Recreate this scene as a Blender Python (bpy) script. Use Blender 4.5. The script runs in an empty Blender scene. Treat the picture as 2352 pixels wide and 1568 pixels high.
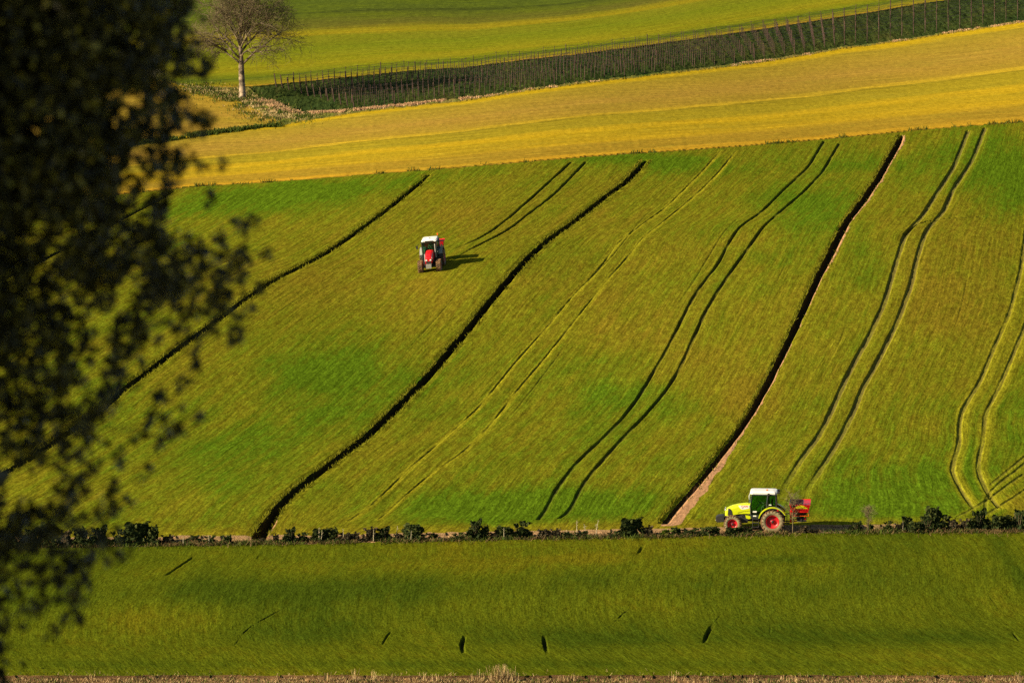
import bpy, bmesh, math, random
import numpy as np
from mathutils import Vector, Matrix
R = math.radians
rng = np.random.default_rng(7)
random.seed(7)
scene = bpy.context.scene
COL = scene.collection

# ------------------------------------------------------------------ camera
W0, H0, F = 2352.0, 1568.0, 9544.0          # tracing frame and focal length in its pixels
CAMZ, PITCH = 45.0, R(-6.535)
cam_d = bpy.data.cameras.new('camera'); cam = bpy.data.objects.new('camera', cam_d); COL.objects.link(cam)
cam.location = (0, 0, CAMZ); cam.rotation_euler = (R(90) + PITCH, 0, 0)
cam_d.sensor_width = 36; cam_d.lens = 36 * F / W0
cam_d.clip_start = 0.5; cam_d.clip_end = 6000
cam_d.dof.use_dof = True; cam_d.dof.focus_distance = 330; cam_d.dof.aperture_fstop = 2.1
scene.camera = cam

# ------------------------------------------------------------------ light
SUN_EL, SUN_AZ = R(25), R(22)                # light travels towards (+cos, +sin) of SUN_AZ, down by SUN_EL
world = bpy.data.worlds.new('World'); scene.world = world; world.use_nodes = True
wn = world.node_tree.nodes; wl = world.node_tree.links
sky = wn.new('ShaderNodeTexSky'); sky.sky_type = 'NISHITA'; sky.sun_disc = False
sky.sun_elevation = SUN_EL
LD = Vector((math.cos(SUN_AZ) * math.cos(SUN_EL), math.sin(SUN_AZ) * math.cos(SUN_EL), -math.sin(SUN_EL)))
sky.sun_rotation = math.atan2(-LD.x, -LD.y)
wl.new(sky.outputs[0], wn['Background'].inputs[0]); wn['Background'].inputs[1].default_value = 0.05
sd = bpy.data.lights.new('sun', 'SUN'); sun = bpy.data.objects.new('sun', sd); COL.objects.link(sun)
sd.energy = 4.6; sd.angle = R(0.5); sd.color = (1, 0.85, 0.60)
sun.rotation_euler = LD.to_track_quat('-Z', 'Y').to_euler()
sun.location = (-60, -40, 90)
scene.view_settings.view_transform = 'Standard'; scene.view_settings.look = 'None'
scene.view_settings.exposure = 1.06
scene.cycles.use_denoising = False; scene.view_settings.gamma = 1

# ------------------------------------------------------------------ numpy helpers
def vnoise(x, y, seed=0):
    x = np.asarray(x, float); y = np.asarray(y, float)
    xi = np.floor(x).astype(np.int64); yi = np.floor(y).astype(np.int64)
    fx = x - xi; fy = y - yi
    fx = fx * fx * (3 - 2 * fx); fy = fy * fy * (3 - 2 * fy)
    def h(a, b):
        n = (a * 374761393 + b * 668265263 + seed * 1442695041) & 0xFFFFFFFF
        n = ((n ^ (n >> 13)) * 1274126177) & 0xFFFFFFFF
        return ((n ^ (n >> 16)) & 0xFFFF) / 65535.0
    return (h(xi, yi) * (1 - fx) + h(xi + 1, yi) * fx) * (1 - fy) + (h(xi, yi + 1) * (1 - fx) + h(xi + 1, yi + 1) * fx) * fy - 0.5
def fbm(x, y, seed=0, o=3):
    s = 0; a = 1.0
    for k in range(o):
        s = s + a * vnoise(x * 2 ** k, y * 2 ** k, seed + 17 * k); a *= .5
    return s
_PY = np.array([-400, -60, 0, 12, 30, 60, 100, 150, 190, 214, 224, 230, 281, 284, 300, 480, 620, 760, 1000, 1500, 3000.])
_PZ = np.array([52, 46, 43.3, 41.3, 37, 30, 20.5, 9, 2.2, .35, .04, 0, 0, .12, 1.55, 18.3, 31.2, 42, 52, 60, 66.])
_ys = np.arange(-400, 3000, 1.0); _zs = np.interp(_ys, _PY, _PZ)
_k = np.ones(5) / 5; _zs2 = np.convolve(np.pad(_zs, 2, mode='edge'), _k, 'valid')
def base(x, y):
    x = np.asarray(x, float); y = np.asarray(y, float)
    z = np.interp(y, _ys, _zs2)
    far = np.clip((y - 290) / 60, 0, 1)
    z = z + far * (0.55 * np.sin(x / 17 + y / 61) + .35 * np.sin(x / 9.5 - y / 37 + 1.3))
    low = np.clip((y - 232) / 8, 0, 1) * np.clip((278 - y) / 8, 0, 1)
    z = z + low * (0.28 * np.sin((y - 0.12 * x) / 5.3 + 2.2) - .28)
    # the shoulder the red tractor is crossing
    gx = x + 7.2; gy = y - 372
    z = z + 0.12 * gx * np.exp(-(gx / 9) ** 2 - (gy / 16) ** 2)
    return z
cp, sp = math.cos(PITCH), math.sin(PITCH)
def hit(px, py):
    """pixels of the tracing frame -> points (x, y) on the land"""
    px = np.atleast_1d(np.asarray(px, float)); py = np.atleast_1d(np.asarray(py, float))
    dx = (px - W0 / 2) / F; dy = (H0 / 2 - py) / F
    DX, DY, DZ = dx, cp - dy * sp, sp + dy * cp
    lo = np.full(px.shape, 216.0); hi = np.full(px.shape, 1200.0); ts = np.linspace(216, 1200, 500)
    t = ts[None, :] / DY[:, None]
    g = CAMZ + t * DZ[:, None] - base(t * DX[:, None], t * DY[:, None])
    k = np.argmax(g < 0, axis=1); k = np.where(g.min(axis=1) < 0, k, len(ts) - 1); k = np.maximum(k, 1)
    lo = ts[k - 1]; hi = ts[k]
    for _ in range(40):
        m = (lo + hi) / 2; t = m / DY
        up = CAMZ + t * DZ - base(t * DX, t * DY) > 0
        lo = np.where(up, m, lo); hi = np.where(up, hi, m)
    t = lo / DY
    return np.stack([t * DX, t * DY], 1)
def hits(pts):
    a = np.array(pts, float); return hit(a[:, 0], a[:, 1])

# ------------------------------------------------------------------ node helpers
def new_mat(name):
    m = bpy.data.materials.new(name); m.use_nodes = True
    nt = m.node_tree; return m, nt, nt.nodes['Principled BSDF']
class G:
    def __init__(s, nt): s.nt = nt
    def n(s, t, **kw):
        o = s.nt.nodes.new('ShaderNode' + t)
        for k, v in kw.items(): setattr(o, k, v)
        return o
    def put(s, sock, v):
        if isinstance(v, bpy.types.NodeSocket): s.nt.links.new(v, sock)
        elif v is not None:
            if hasattr(sock, 'default_value'):
                try: sock.default_value = v
                except Exception: sock.default_value = tuple(v) + (1,)
    def math(s, op, a, b=None, c=None, clamp=False):
        o = s.n('Math', operation=op, use_clamp=clamp); s.put(o.inputs[0], a); s.put(o.inputs[1], b)
        if c is not None: s.put(o.inputs[2], c)
        return o.outputs[0]
    def attr(s, name):
        o = s.n('Attribute', attribute_name=name); return o
    def mix(s, f, a, b, blend='MIX'):
        o = s.n('Mix', data_type='RGBA', blend_type=blend); s.put(o.inputs[0], f)
        s.put(o.inputs[6], a if isinstance(a, bpy.types.NodeSocket) else tuple(a) + (1,))
        s.put(o.inputs[7], b if isinstance(b, bpy.types.NodeSocket) else tuple(b) + (1,))
        return o.outputs[2]
    def noise(s, vec, scale, detail=2, rough=.5, dim='3D'):
        o = s.n('TexNoise', noise_dimensions=dim); s.put(o.inputs['Vector'], vec)
        o.inputs['Scale'].default_value = scale; o.inputs['Detail'].default_value = detail; o.inputs['Roughness'].default_value = rough
        return o.outputs[0]
    def remap(s, v, a, b, c=0.0, d=1.0):
        o = s.n('MapRange'); s.put(o.inputs[0], v)
        for i, q in enumerate((a, b, c, d)): o.inputs[i + 1].default_value = q
        return o.outputs[0]
    def vmul(s, v, k):
        o = s.n('VectorMath', operation='MULTIPLY'); s.put(o.inputs[0], v); o.inputs[1].default_value = k; return o.outputs[0]
    def ramp(s, f, stops):
        o = s.n('ValToRGB'); s.put(o.inputs[0], f); el = o.color_ramp.elements
        while len(el) < len(stops): el.new(0.5)
        for e, (p, c) in zip(el, stops): e.position = p; e.color = tuple(c) + (1,)
        return o.outputs[0]
    def bump(s, h, dist, strength=1.0):
        o = s.n('Bump'); s.put(o.inputs['Height'], h); o.inputs['Distance'].default_value = dist; o.inputs['Strength'].default_value = strength
        return o.outputs[0]
def plain(name, col, rough=.6, var=.25, scale=6, metal=0.0, spec=.3, col2=None, f2=.5):
    m, nt, b = new_mat(name); g = G(nt)
    pos = g.n('TexCoord').outputs['Object']
    nz = g.noise(pos, scale, 4, .6)
    v = g.remap(nz, .3, .7, 1 - var, 1 + var)
    c = g.mix(1.0, col, g.n('CombineColor').outputs[0], 'MULTIPLY')
    cc = nt.nodes[-1] if False else None
    comb = [x for x in nt.nodes if x.bl_idname == 'ShaderNodeCombineColor'][0]
    for i in range(3): g.put(comb.inputs[i], v)
    if col2 is not None:
        n2 = g.noise(pos, scale * .35, 3, .6)
        c = g.mix(g.remap(n2, .62 - .3 * f2, .8 - .3 * f2), c, col2)
    nt.links.new(c, b.inputs['Base Color'])
    b.inputs['Roughness'].default_value = rough; b.inputs['Metallic'].default_value = metal
    b.inputs['Specular IOR Level'].default_value = spec
    return m

# ------------------------------------------------------------------ object helpers
def tag(o, label=None, cat=None, group=None, kind=None):
    for k, v in (('label', label), ('category', cat), ('group', group), ('kind', kind)):
        if v: o[k] = v
    return o
def empty(name, loc=(0, 0, 0), rz=0.0):
    o = bpy.data.objects.new(name, None); COL.objects.link(o); o.location = loc; o.rotation_euler.z = rz
    o.empty_display_size = .3
    return o
def mesh_np(name, V, Q, m, parent=None, smooth=True):
    V = np.asarray(V, np.float32); Q = np.asarray(Q, np.int32); k = Q.shape[1]
    me = bpy.data.meshes.new(name)
    me.vertices.add(len(V)); me.vertices.foreach_set('co', V.ravel())
    me.loops.add(Q.size); me.loops.foreach_set('vertex_index', Q.ravel())
    me.polygons.add(len(Q)); me.polygons.foreach_set('loop_start', np.arange(0, Q.size, k, dtype=np.int32))
    me.polygons.foreach_set('loop_total', np.full(len(Q), k, np.int32))
    me.polygons.foreach_set('use_smooth', np.full(len(Q), smooth, bool))
    me.update(calc_edges=True)
    if m: me.materials.append(m)
    o = bpy.data.objects.new(name, me); COL.objects.link(o)
    if parent: o.parent = parent
    return o
class MB:
    """collects solids, links them as one mesh object"""
    def __init__(s): s.v = []; s.f = []
    def add(s, vs, fs):
        n = len(s.v); s.v += [tuple(p) for p in vs]; s.f += [tuple(n + i for i in f) for f in fs]; return s
    def box(s, c, d, rot=None):
        x, y, z = d[0] / 2, d[1] / 2, d[2] / 2; c = Vector(c)
        P = [Vector(p) for p in ((-x, -y, -z), (x, -y, -z), (x, y, -z), (-x, y, -z), (-x, -y, z), (x, -y, z), (x, y, z), (-x, y, z))]
        if rot: P = [rot @ p for p in P]
        return s.add([c + p for p in P], [(3, 2, 1, 0), (4, 5, 6, 7), (0, 1, 5, 4), (1, 2, 6, 5), (2, 3, 7, 6), (3, 0, 4, 7)])
    def prism(s, poly, y0, y1):
        """outline in (x, z), thickness along y"""
        n = len(poly)
        vs = [(p[0], y0, p[1]) for p in poly] + [(p[0], y1, p[1]) for p in poly]
        fs = [tuple(range(n)), tuple(range(2 * n - 1, n - 1, -1))] + [(i, i + n, (i + 1) % n + n, (i + 1) % n) for i in range(n)]
        return s.add(vs, fs)
    def tube(s, pts, rad, n=6, cap=True):
        pts = [Vector(p) for p in pts]; rad = rad if hasattr(rad, '__len__') else [rad] * len(pts)
        vs = []; fs = []
        d0 = (pts[1] - pts[0]).normalized(); a = d0.orthogonal().normalized()
        for i, p in enumerate(pts):
            d = (pts[min(i + 1, len(pts) - 1)] - pts[max(i - 1, 0)]).normalized()
            a = (a - d * a.dot(d)).normalized(); b = d.cross(a)
            for k in range(n):
                t = 2 * math.pi * k / n; vs.append(p + (a * math.cos(t) + b * math.sin(t)) * rad[i])
        for i in range(len(pts) - 1):
            for k in range(n):
                k2 = (k + 1) % n; fs.append((i * n + k, i * n + k2, (i + 1) * n + k2, (i + 1) * n + k))
        if cap: fs += [tuple(range(n - 1, -1, -1)), tuple((len(pts) - 1) * n + k for k in range(n))]
        return s.add(vs, fs)
    def lathe(s, prof, n=32, axis='y', c=(0, 0, 0)):
        """profile of (radius, along-axis); revolved around the y axis"""
        vs = []; fs = []; m = len(prof)
        for k in range(n):
            t = 2 * math.pi * k / n
            for (r, a) in prof: vs.append((c[0] + r * math.cos(t), c[1] + a, c[2] + r * math.sin(t)))
        for k in range(n):
            k2 = (k + 1) % n
            for i in range(m - 1): fs.append((k * m + i, k2 * m + i, k2 * m + i + 1, k * m + i + 1))
        return s.add(vs, fs)
    def build(s, name, m, parent=None, smooth=False, bevel=0):
        me = bpy.data.meshes.new(name); me.from_pydata(s.v, [], s.f); me.validate()
        bm = bmesh.new(); bm.from_mesh(me)
        bmesh.ops.recalc_face_normals(bm, faces=bm.faces[:])
        if bevel: bmesh.ops.bevel(bm, geom=bm.edges[:] , offset=bevel, segments=2, affect='EDGES', clamp_overlap=True)
        bm.to_mesh(me); bm.free()
        me.materials.append(m)
        if smooth: me.polygons.foreach_set('use_smooth', [True] * len(me.polygons))
        o = bpy.data.objects.new(name, me); COL.objects.link(o)
        if parent: o.parent = parent
        return o

# ================================================================== THE LAND
# ---- traced lines (tracing-frame pixels, turned into points on the land)
TB = [(0, 1262), (376, 1257), (846, 1249), (1270, 1240), (1693, 1233), (1834, 1228), (2352, 1224)]
HB = [(0, 1240), (376, 1238), (846, 1232), (1270, 1223), (1500, 1219), (1834, 1211), (2352, 1208)]
B1 = [(0, 466), (440, 430), (700, 414), (985, 393), (1200, 375), (1500, 352), (1700, 338), (1890, 322), (2070, 304), (2200, 293), (2352, 283)]
B2 = [(0, 345), (414, 316), (526, 302), (652, 290), (722, 277), (834, 260), (1072, 235), (1273, 204), (1455, 182), (1693, 154), (1931, 115), (2169, 81), (2352, 53)]
TR = [(0, 130), (456, 210), (548, 238), (582, 253), (620, 272), (652, 289)]
VE = [(0, 121), (456, 205), (571, 203), (607, 232), (650, 252), (700, 263), (834, 253), (1072, 229), (1273, 199), (1455, 177), (1693, 149), (1931, 111), (2169, 77), (2352, 49)]
TP = [(0, 119), (456, 204), (571, 202), (638, 196), (778, 182), (946, 165), (1072, 157), (1175, 144), (1315, 129), (1455, 111), (1693, 78), (1862, 52), (2113, 11), (2197, 0), (2352, -22)]
def ext(pts, dx=620):
    (ax, ay), (bx, by) = pts[0], pts[1]; (cx, cy), (ex, ey) = pts[-2], pts[-1]
    s0 = (by - ay) / (bx - ax); s1 = (ey - cy) / (ex - cx)
    return [(ax - dx, ay - s0 * dx)] + pts + [(ex + dx, ey + s1 * dx)]
def ybound(pts, e=True):
    P = hits(ext(pts) if e else pts)
    o = np.argsort(P[:, 0]); return P[o, 0], P[o, 1]
bTB, bHB, bB1, bB2, bTR0, bVE, bTP = [ybound(p) for p in (TB, HB, B1, B2, TR, VE, TP)]
bTR = ybound([(-620, 20)] + TR, False)
def yb(b, x): return np.interp(x, b[0], b[1])

DITCH_A = [(985, 405), (945, 440), (880, 492), (800, 550), (740, 590), (700, 610), (650, 635), (600, 665), (550, 700), (490, 745), (420, 795), (340, 855), (280, 900), (220, 955), (150, 1000), (80, 1050), (0, 1095), (-120, 1160), (-260, 1232)]
DITCH_A2 = [(400, 442), (365, 462), (269, 512), (168, 563), (80, 610), (0, 647), (-140, 720), (-300, 800)]
DITCH_B = [(1483, 372), (1438, 421), (1386, 458), (1327, 506), (1267, 547), (1219, 588), (1182, 629), (1144, 674), (1107, 718), (1066, 770), (1033, 808), (1003, 845), (969, 882), (921, 930), (880, 970), (840, 1008), (780, 1053), (720, 1097), (670, 1137), (635, 1172), (612, 1205), (594, 1236)]
DITCH_C = [(2071, 315), (2044, 363), (2017, 412), (1979, 466), (1942, 514), (1915, 568), (1882, 633), (1855, 692), (1823, 763), (1791, 827), (1764, 881), (1731, 941), (1700, 990), (1672, 1025), (1642, 1062), (1612, 1100), (1580, 1136), (1550, 1170), (1522, 1206)]
T1L = [(1312, 376), (1234, 447), (1170, 503), (1122, 540), (1070, 566), (1022, 586)]
T1R = [(1345, 376), (1275, 449), (1219, 491), (1167, 532), (1122, 556), (1077, 577), (1048, 596), (1025, 616)]
T2L = [(1655, 350), (1610, 400), (1570, 440), (1530, 480), (1480, 515), (1420, 560), (1385, 610), (1350, 650), (1310, 690), (1265, 745), (1220, 795), (1180, 840), (1140, 890), (1100, 940), (1050, 985), (1000, 1030), (950, 1070), (900, 1120), (850, 1170), (800, 1200)]
T2R = [(1690, 350), (1650, 400), (1610, 440), (1570, 475), (1520, 515), (1475, 550), (1445, 590), (1400, 640), (1360, 690), (1320, 740), (1280, 790), (1240, 840), (1200, 885), (1150, 950), (1110, 1000), (1060, 1045), (1000, 1085), (950, 1125), (900, 1172), (868, 1198)]
T3L = [(1893, 328), (1855, 390), (1807, 433), (1747, 493), (1700, 522), (1675, 560), (1650, 610), (1610, 660), (1585, 700), (1560, 750), (1530, 810), (1500, 860), (1470, 912), (1430, 965), (1380, 1015), (1330, 1060), (1290, 1110), (1265, 1150), (1250, 1185), (1236, 1197)]
T3R = [(1928, 333), (1888, 401), (1840, 450), (1801, 482), (1752, 525), (1720, 572), (1690, 612), (1650, 670), (1620, 720), (1590, 788), (1562, 850), (1530, 902), (1480, 960), (1430, 1010), (1390, 1055), (1350, 1100), (1325, 1140), (1312, 1180), (1285, 1195)]
T4L = [(2222, 304), (2190, 385), (2152, 444), (2114, 503), (2077, 541), (2055, 611), (2028, 703), (1996, 773), (1952, 849), (1915, 930), (1882, 1000), (1839, 1056), (1801, 1119), (1790, 1150)]
T4R = [(2260, 298), (2233, 369), (2190, 433), (2163, 493), (2125, 531), (2106, 590), (2088, 665), (2060, 741), (2017, 827), (1980, 892), (1952, 962), (1920, 1022), (1855, 1124), (1838, 1152)]
T4X = [(2077, 541), (2109, 512), (2170, 506), (2260, 501), (2352, 498), (2500, 492)]
T5L = [(2360, 470), (2352, 552), (2341, 633), (2314, 730), (2277, 811), (2249, 881), (2206, 946), (2199, 984), (2202, 1022), (2180, 1082), (2201, 1126), (2230, 1168)]
T5R = [(2400, 640), (2352, 752), (2325, 817), (2293, 892), (2258, 957), (2257, 1006), (2240, 1078), (2252, 1110), (2272, 1150), (2290, 1168)]
T6A = [(2276, 1117), (2320, 1080), (2400, 1015)]
T6B = [(2264, 1175), (2262, 1140), (2300, 1110), (2352, 1070), (2440, 1000)]
T6C = [(2200, 1190), (2250, 1165), (2290, 1135), (2352, 1092)]
T6D = [(2230, 1205), (2290, 1170), (2320, 1150), (2352, 1132), (2420, 1080)]

# ---- fine sheet for everything in view: a fan of vertices, about even on the ground as seen
NT = 1760
tt = np.linspace(-.168, .168, NT)
yy = [223.0]
while yy[-1] < 640:
    d = yy[-1]; g = (45.0 if d < 281 else 70.9) * F / d ** 2
    yy.append(d + 1.42 / g)
yy = np.array(yy); NR = len(yy)
GX = (yy[:, None] * tt[None, :]); GY = np.repeat(yy[:, None], NT, 1)
Z = base(GX, GY)
BIG = 99.0
def line_field(P, m=2.0):
    """distance to a polyline, signed (+ on the side of larger x), and how far along it (m)"""
    P = np.asarray(P, float)
    D = np.full(GX.shape, BIG, np.float32); S = np.zeros(GX.shape, np.float32); A = np.zeros(GX.shape, np.float32); arc = 0.0
    for (ax, ay), (bx, by) in zip(P[:-1], P[1:]):
        L = math.hypot(bx - ax, by - ay)
        r0 = np.searchsorted(yy, min(ay, by) - m); r1 = np.searchsorted(yy, max(ay, by) + m)
        ta = (min(ax, bx) - m); tb = (max(ax, bx) + m)
        c0 = np.searchsorted(tt, min(ta / (min(ay, by) - m), ta / (max(ay, by) + m))); c1 = np.searchsorted(tt, max(tb / (min(ay, by) - m), tb / (max(ay, by) + m)))
        if r1 <= r0 or c1 <= c0: arc += L; continue
        X = GX[r0:r1, c0:c1] - ax; Y = GY[r0:r1, c0:c1] - ay; ux, uy = (bx - ax) / L, (by - ay) / L
        s = np.clip(X * ux + Y * uy, 0, L); ex = X - s * ux; ey = Y - s * uy; d = np.hypot(ex, ey)
        sg = np.sign(X * uy - Y * ux) * (1 if uy > 0 else -1)
        b = d < D[r0:r1, c0:c1]
        D[r0:r1, c0:c1][b] = d[b]; S[r0:r1, c0:c1][b] = sg[b]; A[r0:r1, c0:c1][b] = (arc + s)[b]; arc += L
    return D, S, A, arc
def sm(a, b, x):
    t = np.clip((x - a) / (b - a), 0, 1); return t * t * (3 - 2 * t)
def resample(pts, step=2.0):
    P = hits(pts); L = np.r_[0, np.cumsum(np.hypot(*np.diff(P, axis=0).T))]
    q = np.arange(0, L[-1], step); q = np.r_[q, L[-1]]
    X = np.interp(q, L, P[:, 0]); Y = np.interp(q, L, P[:, 1])
    for _ in range(2):
        X[1:-1] = (X[:-2] + 2 * X[1:-1] + X[2:]) / 4; Y[1:-1] = (Y[:-2] + 2 * Y[1:-1] + Y[2:]) / 4
    return np.stack([X, Y], 1)

n_edge = .35 * fbm(GX * .8, GY * .8, 3) 
yTB, yHB, yB1, yB2, yTR, yVE, yTP = [yb(b, GX) for b in (bTB, bHB, bB1, bB2, bTR, bVE, bTP)]
yTR = np.where(GX > hits([(652, 289)])[0, 0], -1e9, yTR)
YBOT = hit(1176, 1557)[0, 1]
ZONE = np.full(GX.shape, 0, np.int8)            # 0 near margin
ZONE[GY + n_edge * .6 > YBOT + .1] = 1                     # lower field
ZONE[GY + n_edge > yTB] = 2                     # farm track
ZONE[GY + n_edge > yHB] = 3                     # hillside crop
ZONE[GY + n_edge * .35 > yB1] = 4                # golden field
ZONE[GY + n_edge > yB2] = 6                     # verge
ZONE[(GY + n_edge > yB2) & (GY < yTR)] = 5      # small golden field
ZONE[(GY + n_edge > np.maximum(yVE, yB2)) & (GX > hits([(560, 212)])[0, 0])] = 7   # vineyard ground
ZONE[GY + n_edge * .7 > yTP] = 8                # far field

SOIL = np.zeros(GX.shape, np.float32); SC = np.zeros(GX.shape, np.float32)
LITE = np.zeros(GX.shape, np.float32); LUSH = np.zeros(GX.shape, np.float32)
# crop height: fields stand above the bare strips
crop = np.zeros(GX.shape)
for z0, h in ((1, .14), (3, .16), (4, .12), (5, .12), (6, .16), (7, .02), (8, .12)): crop[ZONE == z0] = h
crop = crop + .03 * fbm(GX * 1.7, GY * .7, 5) * (ZONE != 2)
Z = Z + crop
ero = fbm(GX * 1.3, GY * .35, 9)
# ruts
def rut(pts, w, depth, soil, sc, lite, litew, var=.5, shift=0.0, fade0=0, fade1=0):
    global Z
    D, S, A, L = line_field(resample(pts), 2.0)
    s = D * S - shift
    keep = (ZONE == 3) | (ZONE == 1)
    v = 1 + var * fbm(A * .22 + w * 9, A * 0 + depth * 31, 21)
    if fade0: v = v * np.clip(A / fade0, 0, 1)
    if fade1: v = v * np.clip((L - A) / fade1, 0, 1)
    v = np.clip(v, 0, 1.6)
    c = (1 - sm(w * .55, w * 1.1, np.abs(s) + .05 * ero)) * (D < 50) * keep
    Z = Z - depth * np.clip(v, 0, 1.3) * c
    SOIL[:] = np.maximum(SOIL, soil * np.clip(v, 0, 1) ** 1.5 * c); SC[:] = np.where(c > .02, sc, SC)
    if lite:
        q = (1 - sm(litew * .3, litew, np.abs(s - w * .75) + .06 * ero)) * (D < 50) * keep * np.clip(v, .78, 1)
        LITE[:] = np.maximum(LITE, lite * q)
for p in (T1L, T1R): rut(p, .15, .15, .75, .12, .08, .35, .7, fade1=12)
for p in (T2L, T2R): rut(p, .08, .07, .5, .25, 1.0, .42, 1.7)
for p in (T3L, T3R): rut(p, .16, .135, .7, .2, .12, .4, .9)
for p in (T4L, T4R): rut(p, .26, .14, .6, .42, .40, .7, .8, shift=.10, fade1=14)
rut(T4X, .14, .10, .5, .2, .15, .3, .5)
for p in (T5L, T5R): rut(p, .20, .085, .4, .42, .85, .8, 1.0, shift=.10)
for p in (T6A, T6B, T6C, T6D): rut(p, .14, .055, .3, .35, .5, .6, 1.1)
# faint extra drill lines that show as thin dark scratches
FAINT = [[(1560, 440), (1480, 500), (1400, 600), (1300, 700), (1210, 800)], [(1830, 760), (1760, 860), (1700, 960)], [(1100, 620), (1040, 690), (960, 780), (900, 850)],
         [(1700, 600), (1620, 720), (1560, 800)], [(1340, 740), (1260, 850), (1190, 940), (1130, 1010)], [(1730, 470), (1660, 540), (1600, 640), (1520, 760)], [(2230, 600), (2215, 680), (2190, 780)],
         [(1960, 700), (1930, 790), (1880, 880)], [(760, 640), (640, 720), (560, 780)], [(1010, 930), (940, 1000), (880, 1050)], [(1450, 1000), (1380, 1080), (1300, 1140)], [(1830, 560), (1790, 640), (1750, 720)]]
for p in FAINT: rut(p, .07, .05, .2, .3, 0, .2, 1.3, fade0=24, fade1=24)
# short washouts in the lower field
GUL = [([(445, 1282), (425, 1298), (405, 1310), (376, 1330)], .15), ([(1478, 1256), (1470, 1268), (1464, 1278)], .2), ([(1068, 1462), (1061, 1478), (1060, 1492), (1066, 1508)], .2), ([(1250, 1463), (1251, 1490), (1258, 1506)], .19),
       ([(1637, 1440), (1622, 1458), (1618, 1482)], .22), ([(598, 1277), (590, 1288)], .12), ([(897, 1264), (887, 1276)], .12), ([(660, 1398), (610, 1422), (560, 1450), (535, 1490)], .055), ([(900, 1452), (882, 1470), (878, 1486)], .12),
       ([(1770, 1440), (1768, 1462)], .07), ([(1812, 1495), (1818, 1508)], .1), ([(1452, 1398), (1430, 1410), (1395, 1450)], .05), ([(1452, 1375), (1449, 1377)], .12), ([(2270, 1370), (2290, 1395)], .08), ([(2325, 1455), (2345, 1480)], .1), ([(1660, 1410), (1630, 1445)], .06)]
for p, w in GUL: rut(p, w * .62, min(.26, w * 1.4), .75, .12, 0, .3, .2, fade0=2.2, fade1=4.5)
# ditches
DIT = np.zeros(GX.shape, np.int8)
def ditch(pts, wfun, depth, soilfun, zid, bank=.25):
    global Z
    D, S, A, L = line_field(resample(pts), 4.0); f = np.clip(A / max(L, 1), 0, 1)
    w = wfun(f) * (1 + .22 * fbm(A * .35, A * 0, zid * 7)) ; s = D * S
    w = w * np.clip(A / 6 + .25, 0, 1)
    so = soilfun(f) * (1 + (.8 - .55 * sm(.7, .85, f)) * fbm(A * .45, A * 0 + 4, zid * 5))
    left = -w + .10 * fbm(GX * 3, GY * 1.6, 31); right = w + so + .09 * fbm(GX * 3, GY * .9, 37)
    near = (D < 50) & (ZONE > 1)
    prof = sm(left, left + .12, s) * (1 - sm(w * .35, w + .10 + .3 * so, s))
    dd = depth(f) * (1 + .2 * ero)
    Z = np.where(near, Z - dd * prof, Z)
    inside = near & (s > left - .02) & (s < right)
    DIT[inside] = zid
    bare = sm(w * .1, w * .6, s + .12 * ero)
    SOIL[:] = np.where(inside, 1, SOIL); bk = sm(w * .35, w * .95, s + .10 * ero); SC[:] = np.where(inside, np.clip(.06 + bk * np.clip(.25 + so * 4.5, 0, .94), 0, 1), SC)  # ditch floor and left wall near black: their shadow put into the colour
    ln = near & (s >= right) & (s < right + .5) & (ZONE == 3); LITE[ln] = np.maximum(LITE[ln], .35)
    lb = near & (s < left) & (s > left - bank) & (ZONE == 3)
    Z = np.where(lb, Z - .10 * (1 - np.abs(s - left) / bank), Z)
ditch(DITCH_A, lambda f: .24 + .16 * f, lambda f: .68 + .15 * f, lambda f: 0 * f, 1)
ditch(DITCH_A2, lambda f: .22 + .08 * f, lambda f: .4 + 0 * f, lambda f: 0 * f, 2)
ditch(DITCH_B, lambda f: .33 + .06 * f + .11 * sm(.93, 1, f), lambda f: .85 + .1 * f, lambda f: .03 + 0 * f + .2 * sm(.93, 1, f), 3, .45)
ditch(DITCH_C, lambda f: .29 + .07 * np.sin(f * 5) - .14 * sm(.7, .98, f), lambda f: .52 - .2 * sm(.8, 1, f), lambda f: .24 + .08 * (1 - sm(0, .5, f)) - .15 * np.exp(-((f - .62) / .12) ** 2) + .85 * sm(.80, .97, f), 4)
# earth lip between hillside and golden field, dark line above the track pair
D, S, A, L = line_field(resample(ext(B1)), 2.0)
c = (1 - sm(.18, .45, D + .15 * ero)) * (D < 50) * (DIT == 0)
Z = Z - .22 * c; SOIL = np.maximum(SOIL, c * .9); SC = np.where(c > .05, .3, SC)
# vineyard clods, track roughness
vm = (ZONE == 7)
Z = Z + vm * (.20 * fbm(GX * 1.1, GY * .5, 41) + .12 * vnoise(GX * 3.1, GY * 1.4, 43))
mm = (ZONE == 2) | (ZONE == 0)
Z = Z + mm * (.08 * fbm(GX * 1.5, GY * 1.5, 47) + .05 * vnoise(GX * 6, GY * 6, 49))
Z = Z + (ZONE == 6) * .16 * fbm(GX * 1.6, GY * 1.0, 53)
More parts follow.
